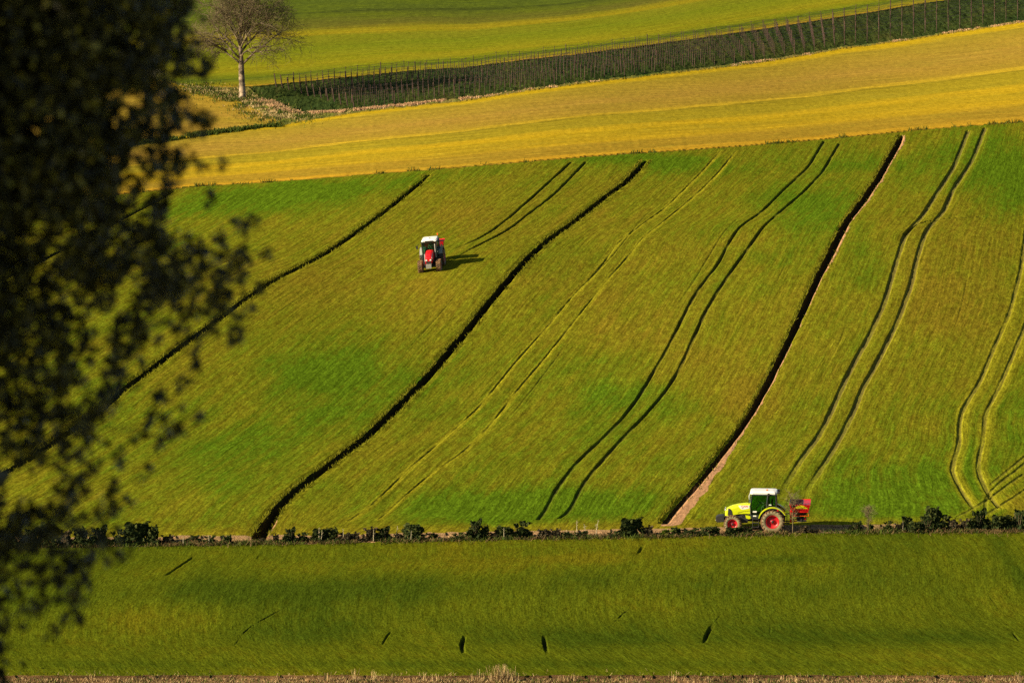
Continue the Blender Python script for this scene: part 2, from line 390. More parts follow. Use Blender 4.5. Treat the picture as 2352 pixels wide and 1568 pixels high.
# lush and dry patches of the crop, placed on the land
def blob(px, py, rx, ry, v):
    P = hit(px, py)[0]; sc = P[1] / F; g = (45 if P[1] < 281 else 70.9) * F / P[1] ** 2
    return v * np.exp(-((GX - P[0]) / (rx * sc)) ** 2 - ((GY - P[1]) / (ry / g)) ** 2)
for b in ((560, 470, 260, 40, .5), (780, 860, 180, 90, .62), (600, 1000, 260, 110, .3), (720, 440, 200, 22, .45), (1560, 380, 130, 28, .7), (1380, 365, 150, 14, .5), (1000, 410, 100, 20, .25), (1870, 480, 120, 60, .6),
          (1960, 380, 160, 40, .35), (1400, 900, 120, 110, .42), (1280, 1160, 330, 42, .8), (1080, 1190, 200, 40, .45), (2320, 400, 130, 120, .7), (2180, 1100, 260, 90, .5), (2010, 1180, 180, 40, .35), (2330, 950, 90, 110, .4),
          (1980, 600, 60, 120, .25), (1680, 1050, 120, 90, .2), (2230, 1060, 30, 140, .45), (1300, 640, 60, 120, .12),
          (1080, 480, 170, 60, -.28), (1350, 700, 90, 160, -.3), (2200, 700, 170, 170, -.45), (1700, 900, 90, 80, -.3), (1500, 760, 120, 110, -.25), (1000, 700, 160, 90, -.2), (620, 640, 140, 70, -.25), (1740, 930, 60, 50, -.35), (2340, 1160, 60, 30, -.4),
          (600, 1365, 420, 26, .55), (1500, 1340, 700, 22, .3), (1700, 1440, 260, 60, .35), (2100, 1470, 320, 30, .6), (1380, 1470, 240, 32, .45), (650, 1450, 200, 40, .35), (2330, 1310, 30, 90, .5), (100, 1380, 200, 40, .3), (1800, 1290, 140, 12, .4), (1000, 1300, 300, 20, -.25), (1330, 1285, 120, 16, -.5), (1900, 1300, 60, 30, -.3), (1000, 1530, 1400, 12, .3), (300, 1420, 250, 25, -.2)):
    LUSH += blob(*b).astype(np.float32)
LUSH += .28 * fbm(GX * .09, GY * .04, 61) + .12 * fbm(GX * .5, GY * .16, 63)
# headland beside the farm track runs crosswise and is drier
hd = (ZONE == 3) * (1 - sm(.5, 4.0, GY - yHB)); LUSH -= .35 * hd; LITE = np.maximum(LITE, .25 * hd)

# row coordinates: across and along the drill lines
U = GX.copy(); V = GY.copy()
refs = [DITCH_A, DITCH_B, T2L, T3L, DITCH_C, T4L, T5L]; XS = []
for p in refs:
    P = hits(p); o = np.argsort(P[:, 1]); px_, py_ = P[o, 0], P[o, 1]
    x = np.interp(yy, py_, px_)
    sl0 = (px_[3] - px_[0]) / (py_[3] - py_[0]); sl1 = (px_[-1] - px_[-4]) / (py_[-1] - py_[-4])
    x = x + np.where(yy < py_[0], (yy - py_[0]) * sl0, 0) + np.where(yy > py_[-1], (yy - py_[-1]) * sl1, 0)
    XS.append(x)
XS = np.array(XS); XS = np.sort(XS, axis=0); us = XS[:, np.searchsorted(yy, 350)]
for i in range(NR):
    if yy[i] < 275 or yy[i] > 480: continue
    r = ZONE[i] == 3
    xs = XS[:, i]; xe = np.r_[xs[0] - 60, xs, xs[-1] + 60]; ue = np.r_[us[0] - 60, us, us[-1] + 60]
    U[i, r] = np.interp(GX[i, r], xe, ue)
z1 = ZONE == 1
bend = (GY - 262)
U[z1] = (GX - .12 * bend + .006 * bend * np.abs(bend))[z1]
TT = np.zeros(GX.shape)
g4 = (ZONE == 4) | (ZONE == 5)
TT[g4] = ((GY - yB1) / (yB2 - yB1))[g4]; U[g4] = (GY - yB1)[g4]; V[g4] = GX[g4] * 1.0
P8 = hits([(600, 199.5), (946, 165)]); sl8 = (P8[1, 1] - P8[0, 1]) / (P8[1, 0] - P8[0, 0])
yT8 = np.where(GX < P8[0, 0], P8[0, 1] + (GX - P8[0, 0]) * sl8 * .6, yTP)
g8 = (ZONE == 8); TT[g8] = (np.maximum(GY - yT8, .1) / 100)[g8]; U[g8] = (GY - yT8)[g8]; V[g8] = GX[g8]
g5 = ZONE == 5; t5 = ((GY - yB2) / (yTR - yB2 + .01)); TT[g5] = (.75 - .2 * t5 + .18 * np.exp(-((t5 - .35 + .004 * (GX + 25)) / .13) ** 2))[g5]
# edge of the fan drops to meet the coarse land
zq = ZONE[:-1, :-1].copy(); dq = DIT[:-1, :-1]; zq[dq > 0] = 20 + dq[dq > 0]
idx = np.arange(NR * NT).reshape(NR, NT)
quads = np.stack([idx[:-1, :-1], idx[:-1, 1:], idx[1:, 1:], idx[1:, :-1]], -1)
# overlap of light shading normals: computed from the whole sheet
VV = np.stack([GX, GY, Z], -1).reshape(-1, 3).astype(np.float32)
ex = np.gradient(np.stack([GX, GY, Z], -1), axis=1); ey = np.gradient(np.stack([GX, GY, Z], -1), axis=0)
NN = np.cross(ex, ey).reshape(-1, 3); NN /= np.linalg.norm(NN, axis=1)[:, None]
UVT = np.stack([U, V, TT], -1).reshape(-1, 3).astype(np.float32)
MS = np.stack([np.clip(SOIL, 0, 1), np.clip(LITE, 0, 1), LUSH], -1).reshape(-1, 3).astype(np.float32)
SCF = SC.reshape(-1).astype(np.float32)
def zone_obj(name, zid, m, label):
    q = quads[zq == zid]
    if not len(q): return
    u, inv = np.unique(q, return_inverse=True); inv = inv.reshape(q.shape)
    o = mesh_np(name, VV[u], inv, m); me = o.data
    for nm, arr, ty in (('ruv', UVT, 'FLOAT_VECTOR'), ('msk', MS, 'FLOAT_VECTOR')):
        a = me.attributes.new(nm, ty, 'POINT'); a.data.foreach_set('vector', arr[u].ravel())
    a = me.attributes.new('soil_shade', 'FLOAT', 'POINT'); a.data.foreach_set('value', SCF[u])
    me.normals_split_custom_set_from_vertices(NN[u].tolist() if len(u) < 400000 else NN[u])
    tag(o, label, None, None, 'structure')
    return o

def crop_mat(name, dry, mid, lush, lite, rowk=1.0, thr=(.0, .9), grain=.35, use_ramp=None, bumpd=.05, fac_t=1.0, rowamp=1.0):
    m, nt, b = new_mat(name); g = G(nt)
    at = g.attr('ruv').outputs['Vector']; mk = g.attr('msk').outputs['Vector']; sc = g.attr('soil_shade').outputs['Fac']
    sep = g.n('SeparateXYZ'); g.put(sep.inputs[0], mk); soil, lt, lu = sep.outputs
    sp2 = g.n('SeparateXYZ'); g.put(sp2.inputs[0], at)
    v1 = g.vmul(at, (1, .18, 0)); v2 = g.vmul(at, (1, .03, 0)); v3 = g.vmul(at, (1, .4, 0))
    rows = g.noise(v2, 1.3 * rowk, 4, .72)              # long streaks along the drill lines
    big = g.noise(v3, .16, 3, .6)
    clump = g.noise(g.vmul(at, (1, .25, 0)), 2.3, 2, .6)
    fine = g.noise(g.vmul(at, (1, .27, 0)), 7.5, 3, .85)
    if use_ramp is None:
        f = g.math('ADD', lu, g.remap(rows, .25, .75, -.26 * rowamp, .26 * rowamp))
        f = g.math('ADD', f, g.remap(big, .25, .75, -.20, .26))
        f = g.math('ADD', f, g.remap(g.noise(g.vmul(at, (1, .22, 0)), .75, 2, .6), .25, .75, -.12, .12))
        f = g.math('ADD', f, g.remap(clump, .25, .75, -.15, .15))
        f = g.math('ADD', f, .44)
        c = g.ramp(f, [(0, dry), (.45, mid), (1, lush)])
    else:
        t = g.math('MULTIPLY', sp2.outputs[2], fac_t)
        t = g.math('ADD', t, g.remap(g.noise(g.vmul(at, (.6, .05, 0)), 1.0, 2), .3, .7, -.012, .012))
        c = g.ramp(t, use_ramp)
        f = g.math('ADD', g.remap(rows, .3, .7, -.25, .3), g.math('ADD', g.remap(big, .3, .7, -.3, .4), g.remap(clump, .3, .7, -.35, .4)), None, False)
        c = g.mix(g.math('MULTIPLY', f, .75, None, True), c, lush)
    c = g.mix(lt, c, lite)
    gr = g.math('MULTIPLY', g.remap(fine, .30, .70, 1 - grain, 1 + grain), g.remap(clump, .30, .70, 1 - grain * .45, 1 + grain * .45))
    lines = g.noise(g.vmul(at, (1, .018, 0)), 4.5, 3, .7)
    gr = g.math('MULTIPLY', gr, g.remap(lines, .3, .7, 1 - .36 * rowamp, 1 + .32 * rowamp))
    cm = g.n('CombineColor'); [g.put(cm.inputs[i], gr) for i in range(3)]
    c = g.mix(1.0, c, cm.outputs[0], 'MULTIPLY')
    sn = g.noise(g.vmul(at, (1, .5, 0)), 5, 4, .7)
    soil_shade_col = g.ramp(sc, [(0, (.014, .016, .008)), (.3, (.055, .045, .016)), (.5, (.17, .13, .05)), (1, (.40, .215, .105))])  # darkest stop is painted ditch shade, paler stops are bare soil
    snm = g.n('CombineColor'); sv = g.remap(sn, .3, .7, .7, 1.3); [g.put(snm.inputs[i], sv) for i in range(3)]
    soil_shade_col = g.mix(1.0, soil_shade_col, snm.outputs[0], 'MULTIPLY')
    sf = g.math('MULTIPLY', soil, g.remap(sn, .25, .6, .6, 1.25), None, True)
    c = g.mix(sf, c, soil_shade_col)
    nt.links.new(c, b.inputs['Base Color'])
    b.inputs['Roughness'].default_value = .85; b.inputs['Specular IOR Level'].default_value = 0
    h = g.math('ADD', g.math('MULTIPLY', fine, .6), clump); h = g.math('ADD', h, g.math('MULTIPLY', rows, .8 * rowamp))
    nt.links.new(g.bump(h, bumpd), b.inputs['Normal'])
    return m
M = {}
M['hill'] = crop_mat('hillside_crop', (.166, .128, .009), (.138, .136, .007), (.072, .124, .005), (.225, .205, .010), grain=.62, bumpd=.055)
M['lower'] = crop_mat('lower_crop', (.122, .112, .005), (.086, .102, .0045), (.045, .068, .004), (.17, .16, .006), rowk=2.4, grain=.52, bumpd=.07, rowamp=.5)
GOLD = [(0, (.46, .265, .018)), (.03, (.44, .25, .018)), (.055, (.30, .19, .018)), (.14, (.32, .205, .018)), (.18, (.42, .27, .013)), (.23, (.37, .25, .013)), (.28, (.36, .25, .012)), (.31, (.44, .29, .012)), (.345, (.42, .28, .013)),
        (.375, (.31, .235, .014)), (.485, (.28, .215, .014)), (.495, (.20, .155, .012)), (.508, (.44, .30, .02)), (.525, (.42, .28, .02)), (.545, (.31, .205, .022)), (.70, (.33, .205, .03)), (.93, (.30, .215, .020)), (.965, (.45, .30, .010)), (1, (.42, .29, .01))]
M['gold'] = crop_mat('golden_crop', None, None, (.22, .18, .018), (.4, .28, .02), grain=.38, use_ramp=GOLD[:19], rowk=1.4, bumpd=.06)
GOLD = [(a_, tuple(.58 * q_ * 1.10 + .46 * m_ for q_, m_ in zip((c_[0] * .93, c_[1] * .88, c_[2]), (.34, .225, .075)))) for a_, c_ in GOLD]
FARK = (.93, .93, 1)
GOLD2 = [(0, (.40, .25, .015)), (1.0, (.27, .20, .015))]
FAR = [(0, (.36, .21, .015)), (.010, (.27, .20, .008)), (.03, (.22, .19, .006)), (.05, (.14, .155, .006)), (.064, (.075, .105, .006)), (.072, (.13, .15, .004)), (.095, (.20, .20, .004)), (.13, (.26, .22, .004)), (.18, (.22, .21, .004)), (.26, (.17, .19, .004)), (.36, (.20, .19, .006)), (.385, (.30, .23, .005)), (.41, (.26, .21, .006)), (.45, (.13, .12, .010)), (.56, (.09, .11, .007)), (.585, (.055, .07, .006)), (.60, (.085, .11, .007)), (1, (.07, .11, .006))]
FAR = [(a_, (c_[0] * .90, c_[1] * .92, c_[2] + .006)) for a_, c_ in FAR]
M['far'] = crop_mat('far_crop', None, None, (.13, .165, .005), (.3, .25, .01), grain=.4, use_ramp=FAR, rowk=.9, bumpd=.07)
M['verge'] = crop_mat('verge_grass', (.26, .18, .06), (.15, .14, .03), (.06, .10, .012), (.3, .2, .08), grain=.5, bumpd=.12)
M['vine'] = crop_mat('vineyard_grass', (.070, .070, .018), (.036, .052, .012), (.016, .032, .010), (.1, .1, .03), grain=.55, bumpd=.14)
M['margin'] = crop_mat('rough_margin', (.26, .15, .06), (.14, .08, .035), (.05, .05, .012), (.2, .15, .05), grain=.5, bumpd=.1)
M['strip'] = crop_mat('bare_track_soil', (.50, .30, .15), (.42, .25, .12), (.17, .13, .045), (.3, .25, .1), grain=.35, bumpd=.08)
LUSH_DONE = True
zone_obj('field_margin', 0, M['margin'], 'strip of bare brown earth and dry grass along the bottom edge')
zone_obj('lower_field', 1, M['lower'], 'dark green crop field on the valley floor in front of the hedge')
zone_obj('farm_track', 2, M['strip'], 'pale bare dirt track running along the hedge below the slope')
zone_obj('hillside_field', 3, M['hill'], 'sloping green crop field crossed by ditches and wheel tracks')
zone_obj('golden_field', 4, M['gold'], 'striped golden field above the green slope')
zone_obj('golden_field', 5, M['gold'], 'small golden triangle of field beneath the bare tree')
zone_obj('grass_verge', 6, M['verge'], 'rough grassy verge around the foot of the bare tree')
zone_obj('vineyard_ground', 7, M['vine'], 'dark weedy ground between the vineyard posts')
zone_obj('far_field', 8, M['far'], 'yellow green striped field behind the vineyard')
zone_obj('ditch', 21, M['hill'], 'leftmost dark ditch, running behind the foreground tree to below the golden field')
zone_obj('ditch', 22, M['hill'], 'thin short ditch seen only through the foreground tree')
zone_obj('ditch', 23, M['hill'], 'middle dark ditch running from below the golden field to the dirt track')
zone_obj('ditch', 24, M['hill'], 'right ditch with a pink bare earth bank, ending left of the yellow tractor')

# ---- coarse land all round, dropping under the fine sheet
cx = np.r_[np.linspace(-2500, -130, 40), np.linspace(-125, 125, 101), np.linspace(130, 2500, 40)]
cy = np.r_[np.linspace(-400, -20, 20), np.linspace(-15, 660, 226), np.linspace(670, 3000, 60)]
CX, CY = np.meshgrid(cx, cy)
CZ = base(CX, CY)
inn = sm(0, 3, CY - 226) * sm(0, 8, 632 - CY) * sm(0, .006, .160 - np.abs(CX) / np.maximum(CY, 1))
CZ = CZ - .9 * inn - .06 * (inn == 0)
ii = np.arange(CX.size).reshape(CX.shape)
cq = np.stack([ii[:-1, :-1], ii[:-1, 1:], ii[1:, 1:], ii[1:, :-1]], -1).reshape(-1, 4)
gm, nt_, b_ = new_mat('open_grassland'); g_ = G(nt_)
pos_ = g_.n('NewGeometry').outputs['Position']
c_ = g_.ramp(g_.noise(pos_, .03, 5, .6), [(.3, (.06, .09, .006)), (.55, (.11, .115, .008)), (.75, (.2, .16, .015))])
nt_.links.new(g_.mix(.35, c_, g_.ramp(g_.noise(pos_, 1.5, 5, .7), [(.3, (.03, .05, .005)), (.7, (.2, .18, .02))])), b_.inputs['Base Color']); b_.inputs['Roughness'].default_value = .9
go = mesh_np('ground', np.stack([CX, CY, CZ], -1).reshape(-1, 3), cq, gm); tag(go, 'open grassland around and beyond the fields', None, None, 'structure')

def gz(x, y): return float(base(x, y))
def sheet_z(x, y):
    """height of the fine sheet itself"""
    i = int(np.clip(np.searchsorted(yy, y), 0, NR - 1)); j = int(np.clip(round((x / y - tt[0]) / (tt[1] - tt[0])), 0, NT - 1))
    return float(Z[i, j])

#@@PART2
# ================================================================== MATERIALS OF THINGS
M['bark'] = plain('pale_bark', (.36, .27, .18), .85, .5, 3, col2=(.06, .045, .03), f2=.7)
M['bark_dark'] = plain('dark_bark', (.035, .026, .018), .9, .4, 5)
M['limb'] = plain('grey_limb_bark', (.20, .15, .09), .85, .5, 4, col2=(.05, .038, .025), f2=.6)
M['twig'] = plain('dry_twig', (.125, .095, .045), .85, .35, 5)
M['pale_stem'] = plain('pale_dead_stem', (.42, .36, .22), .8, .25, 8)
M['post'] = plain('rusty_post', (.055, .032, .022), .75, .5, 4, col2=(.13, .06, .03))
M['wire'] = plain('vineyard_wire', (.07, .06, .05), .6, .2, 4)
def leaf_mat(name, c1, c2, c3, rough=.7, spec=.05, sc=1.3):
    m, nt, b = new_mat(name); g = G(nt)
    rnd = g.attr('lc').outputs['Fac']
    c = g.ramp(rnd, [(0, c1), (.55, c2), (1, c3)])
    nt.links.new(c, b.inputs['Base Color']); b.inputs['Roughness'].default_value = rough; b.inputs['Specular IOR Level'].default_value = spec
    return m
M['bush'] = leaf_mat('hedge_leaves', (.012, .020, .006), (.028, .040, .010), (.080, .088, .020))
M['bush_brown'] = leaf_mat('brown_hedge_leaves', (.025, .022, .012), (.05, .045, .025), (.13, .085, .045))
M['bush_light'] = leaf_mat('light_green_leaves', (.05, .09, .008), (.10, .14, .012), (.16, .20, .02))
M['near_leaf'] = leaf_mat('shaded_tree_leaves', (.012, .012, .004), (.050, .044, .008), (.34, .28, .03), .45, .3)
M['dry_grass'] = leaf_mat('dry_grass_blades', (.22, .15, .06), (.42, .29, .13), (.62, .46, .24))
M['pink_grass'] = leaf_mat('bleached_grass_blades', (.30, .18, .09), (.52, .31, .16), (.68, .44, .25))
M['brown_weed'] = leaf_mat('brown_weed_blades', (.045, .035, .014), (.12, .08, .03), (.22, .14, .06))
M['green_weed'] = leaf_mat('green_weed_blades', (.02, .035, .008), (.05, .075, .010), (.10, .12, .015))

def set_lc(o, vals):
    a = o.data.attributes.new('lc', 'FLOAT', 'FACE'); a.data.foreach_set('value', np.asarray(vals, np.float32))
def leaves_np(C, size, rng, elong=1.6, flat=0.0):
    """one bent quad per centre"""
    n = len(C); d = rng.normal(size=(n, 3)); d /= np.linalg.norm(d, axis=1)[:, None]
    a = rng.normal(size=(n, 3)); a -= d * (a * d).sum(1)[:, None]; a /= np.linalg.norm(a, axis=1)[:, None]
    b = np.cross(d, a); s = (size * rng.uniform(.6, 1.4, n))[:, None]
    P = np.stack([C - a * s * elong * .5, C + b * s * .5, C + a * s * elong * .5 + d * s * .15, C - b * s * .5], 1)
    return P.reshape(-1, 3), np.arange(4 * n).reshape(n, 4)
def blades(name, X, Y, h, w, m, label, group=None, lean=.35, seed=1, zoff=0.0, cat=None):
    r = np.random.default_rng(seed); n = len(X); X = np.asarray(X); Y = np.asarray(Y)
    h = h * r.uniform(.5, 1.5, n); Zb = np.array([sheet_z(a, b) for a, b in zip(X, Y)]) - .03 + zoff
    t = r.uniform(0, math.pi, n); lx = r.normal(0, lean, n) * h; ly = r.normal(0, lean, n) * h
    wx = np.cos(t) * w / 2 * r.uniform(.6, 1.5, n); wy = np.sin(t) * w / 2
    P = np.stack([np.stack([X - wx, Y - wy, Zb], 1), np.stack([X + wx, Y + wy, Zb], 1), np.stack([X + wx * .5 + lx, Y + wy * .5 + ly, Zb + h], 1), np.stack([X - wx * .5 + lx, Y - wy * .5 + ly, Zb + h], 1)], 1)
    o = mesh_np(name, P.reshape(-1, 3), np.arange(4 * n).reshape(n, 4), m, smooth=False)
    set_lc(o, np.clip(r.normal(.5, .25, n), 0, 1)); tag(o, label, cat, group, 'stuff'); return o
def along(pts, n, spread, seed, dense=None):
    """n points scattered about a traced line, in clumps"""
    P = resample(ext(pts, 60) if len(pts) < 3 else pts, 1.0); r = np.random.default_rng(seed)
    k = r.integers(0, len(P) - 1, n); f = r.uniform(0, 1, n)[:, None]
    Q = P[k] * (1 - f) + P[k + 1] * f + r.normal(0, 1, (n, 2)) * np.array(spread)
    keep = fbm(Q[:, 0] * .6, Q[:, 1] * .6, seed) > -.15
    return Q[keep]

# ================================================================== VINEYARD TRELLIS
post_mb = MB(); post_mb.tube([(0, 0, -.2), (.01, 0, .8), (0, .01, 1.55)], [.040, .036, .032], 5)
end_mb = MB(); end_mb.tube([(0, 0, -.2), (-.02, 0, .8), (0, .01, 1.5)], [.085, .078, .07], 6)
post0 = post_mb.build('post', M['post']); end0 = end_mb.build('post', M['post'])
def px_of(x, y, z):
    dy = y * cp + (z - CAMZ) * sp; dz = -y * sp + (z - CAMZ) * cp
    return W0 / 2 + F * x / dy, H0 / 2 - F * dz / dy
NROW = 13; ex0 = [635, 649, 664, 678.5, 693, 708, 723.4, 738.8, 754, 769, 783.5, 799, 814]
tpx = np.array(TP + [(2800, -60)]); vex = np.array(VE + [(2800, 2)])
rown = ['top row, along the yellow green field', 'second row from the top', 'third row from the top', 'fourth row from the top', 'fifth row from the top', 'sixth row from the top', 'middle row, seventh from either side',
        'sixth row from the golden field', 'fifth row from the golden field', 'fourth row from the golden field', 'third row from the golden field', 'second row from the golden field', 'nearest row, beside the golden field']
rpost = np.random.default_rng(5)
for j in range(NROW):
    g = j / (NROW - 1); pts = []
    for k in range(80):
        xk = ex0[0] + 26.6 * k
        x = xk + (ex0[j] - ex0[0]) * max(0.0, (1950 - xk) / 1315) if k else ex0[j]
        yt = np.interp(x, tpx[:, 0], tpx[:, 1]) + 3; yv = np.interp(x, vex[:, 0], vex[:, 1]) - 6
        y = yt * (1 - g) + yv * g
        if x > 2560 or y < -8: break
        pts.append((x, y))
    P = hits(pts)
    root = empty('vine_trellis', (P[0, 0], P[0, 1], gz(P[0, 0], P[0, 1])))
    tag(root, 'line of thin dark vine posts with wires, ' + rown[j], 'vine trellis', 'rows of vineyard posts')
    tops = []
    for k, (x, y) in enumerate(P):
        z = gz(x, y); o = (end0 if k == 0 else post0)
        if j == 0 and k < 2: q = end0 if k == 0 else post0
        else:
            q = o.copy(); COL.objects.link(q)
        if j == 0 and k == 0: q = end0
        q.parent = root; q.location = (x - P[0, 0], y - P[0, 1], z - root.location.z)
        lean = (-.16 if k == 0 else rpost.normal(0, .025)); sc = rpost.uniform(.86, 1.1)
        q.rotation_euler = (rpost.normal(0, .02), lean, 0); q.scale = (1, 1, sc)
        if rpost.random() < .16 and k: q.scale = (1.7, 1.7, sc * 1.05)
        tops.append(Vector(q.location) + Vector((math.sin(lean) * 1.4, 0, 1.42 * sc)))
    w = MB()
    w.tube(tops, .016, 3, False)
    w.tube([t - Vector((0, 0, .55)) for t in tops], .012, 3, False)
    w.build('wire', M['wire'], root)

# ================================================================== BARE TREE
def grow(mb, p, d, r, L, lev, prm, rnd, twigs):
    seg = 5 if lev < 3 else 3
    pts = [p]; rads = [r]; q = p.copy(); dd = d.copy()
    for i in range(seg):
        dd = (dd + Vector((rnd.gauss(0, 1), rnd.gauss(0, 1), rnd.gauss(0, 1))) * (.10 + .05 * lev) + Vector((0, 0, prm['lift'][min(lev, 5)]))).normalized()
        q = q + dd * L / seg; pts.append(q.copy()); rads.append(max(r * (1 - .72 * (i + 1) / seg), .011))
    (mb if lev < 3 else twigs).tube(pts, rads, (7, 6, 5, 4, 3, 3)[min(lev, 5)], lev < 2)
    if lev >= prm['max']: return
    nc = prm['n'][lev]
    for c in range(nc):
        f = rnd.uniform(.22, 1.0) if lev else rnd.uniform(.3, 1)
        k = min(int(f * seg), seg - 1); t = f * seg - k
        pp = pts[k].lerp(pts[k + 1], t); ax = (pts[k + 1] - pts[k]).normalized()
        o = ax.orthogonal().normalized(); o.rotate(Matrix.Rotation(rnd.uniform(0, 6.283), 3, ax).to_quaternion())
        ang = rnd.uniform(.45, 1.05); nd = ax * math.cos(ang) + o * math.sin(ang)
        nr = (rads[k] * (1 - t) + rads[k + 1] * t) * .62
        grow(mb, pp, nd, nr, L * rnd.uniform(.42, .70), lev + 1, prm, rnd, twigs)
def bare_tree(name, loc, H, label, cat, seed=3):
    rnd = random.Random(seed); root = empty(name, loc); tag(root, label, cat)
    t = MB(); k = H / 14.5
    t.tube([(0, 0, -.3), (-.02, 0, 0), (0, 0, .5), (-.05, 0, 2.0), (-.10, 0, 3.4), (-.12, .05, 4.6), (-.22, .1, 6.4), (-.2, .05, 8.5), (-.05, 0, 11), (.1, 0, 13)], [.62, .50, .41, .37, .34, .30, .22, .16, .10, .04], 12)
    tr = t.build('trunk', M['bark'], root, smooth=True); tr.scale = (k, k, k)
    mb = MB(); tw = MB(); prm = dict(lift=(.03, .02, .0, -.02, -.03, -.03), max=4, n=(0, 10, 8, 6, 0, 0))
    limbs = [(4.1, 0, 32, 7.2, .17), (4.2, 172, 38, 5.5, .14), (4.8, 195, 30, 6.3, .14), (4.9, 100, 40, 5.8, .12), (5.0, -80, 35, 5.6, .12), (5.6, 20, 50, 6.8, .15), (5.7, 165, 48, 7.2, .15), (6.1, -35, 55, 6.5, .13), (6.4, 215, 58, 6.3, .14),
             (6.6, 60, 55, 6.4, .13), (7.2, 130, 62, 6.2, .13), (7.6, 5, 62, 6.3, .13), (8.0, 270, 60, 5.6, .11), (8.6, 180, 68, 5.6, .12), (9.2, 30, 66, 5.2, .11), (9.8, 110, 66, 4.6, .1), (10.6, 220, 66, 4.2, .08), (11.4, 340, 70, 3.8, .07)]
    for (z, az, el, L, r) in limbs:
        x0 = np.interp(z, [3.4, 4.6, 6.4, 8.5, 11, 13], [-.10, -.12, -.22, -.2, -.05, .1])
        d = Vector((math.cos(R(az)) * math.cos(R(el)), math.sin(R(az)) * math.cos(R(el)), math.sin(R(el))))
        grow(mb, Vector((x0, 0, z)), d, r, L * .88, 1, dict(prm, lift=(0, -.035, -.02, -.02, -.02, -.02)), rnd, tw)
    b = mb.build('branches', M['limb'], root, smooth=True); b.scale = (k, k, k)
    c = tw.build('twigs', M['twig'], b)
    return root
TB0 = hit(557, 229)[0]
bare_tree('bare_tree', (TB0[0], TB0[1], gz(*TB0)), 14.0, 'tall leafless tree with pale trunk at the corner of the vineyard', 'tree', 11)

# ================================================================== HEDGE BUSHES
def bush_mesh(seed, kind):
    r = np.random.default_rng(seed); nl = {0: 9, 1: 6, 2: 5, 3: 8}[seed % 4]
    C = []
    for i in range(nl):
        a = r.uniform(0, 6.28); rr = r.uniform(0, .30); hz = r.uniform(.12, .70) * (1 - rr * .9)
        c = np.array([math.cos(a) * rr, math.sin(a) * rr, hz]); s = r.uniform(.13, .24)
        q = r.normal(size=(110, 3)); q /= np.linalg.norm(q, axis=1)[:, None]; q *= (r.uniform(0, 1, (110, 1)) ** .45) * s * np.array([1.05, 1.05, .95])
        C.append(c + q)
    q = r.uniform(-1, 1, (130, 3)) * np.array([.42, .42, .14]) + np.array([0, 0, .14]); C.append(q)
    for i in range(7):      # stray shoots
        a = r.uniform(0, 6.28); c = np.array([math.cos(a) * .18, math.sin(a) * .18, .62]); dr = np.array([math.cos(a) * .14, math.sin(a) * .14, .22 * r.uniform(.3, 1)])
        C.append(c + dr * r.uniform(0, 1, (9, 1)) + r.normal(0, .025, (9, 3)))
    C = np.concatenate(C); C = C[C[:, 2] > -.05]
    P, Q = leaves_np(C, .115, r)
    o = mesh_np('hedge_bush', P, Q, M[kind], smooth=False)
    set_lc(o, np.clip(r.normal(.45, .28, len(Q)), 0, 1))
    st = MB(); rr = random.Random(seed)
    for i in range(7):
        a = rr.uniform(0, 6.28); st.tube([(0, 0, -.05), (math.cos(a) * .12, math.sin(a) * .12, .3), (math.cos(a) * .25, math.sin(a) * .25, .62)], [.022, .016, .008], 4, False)
    s = st.build('stem', M['twig']); s.parent = o
    return o
protos = [bush_mesh(s, k) for s, k in ((0, 'bush'), (1, 'bush'), (2, 'bush_brown'), (3, 'bush'), (4, 'bush'), (5, 'bush_brown'), (6, 'bush_light'))]
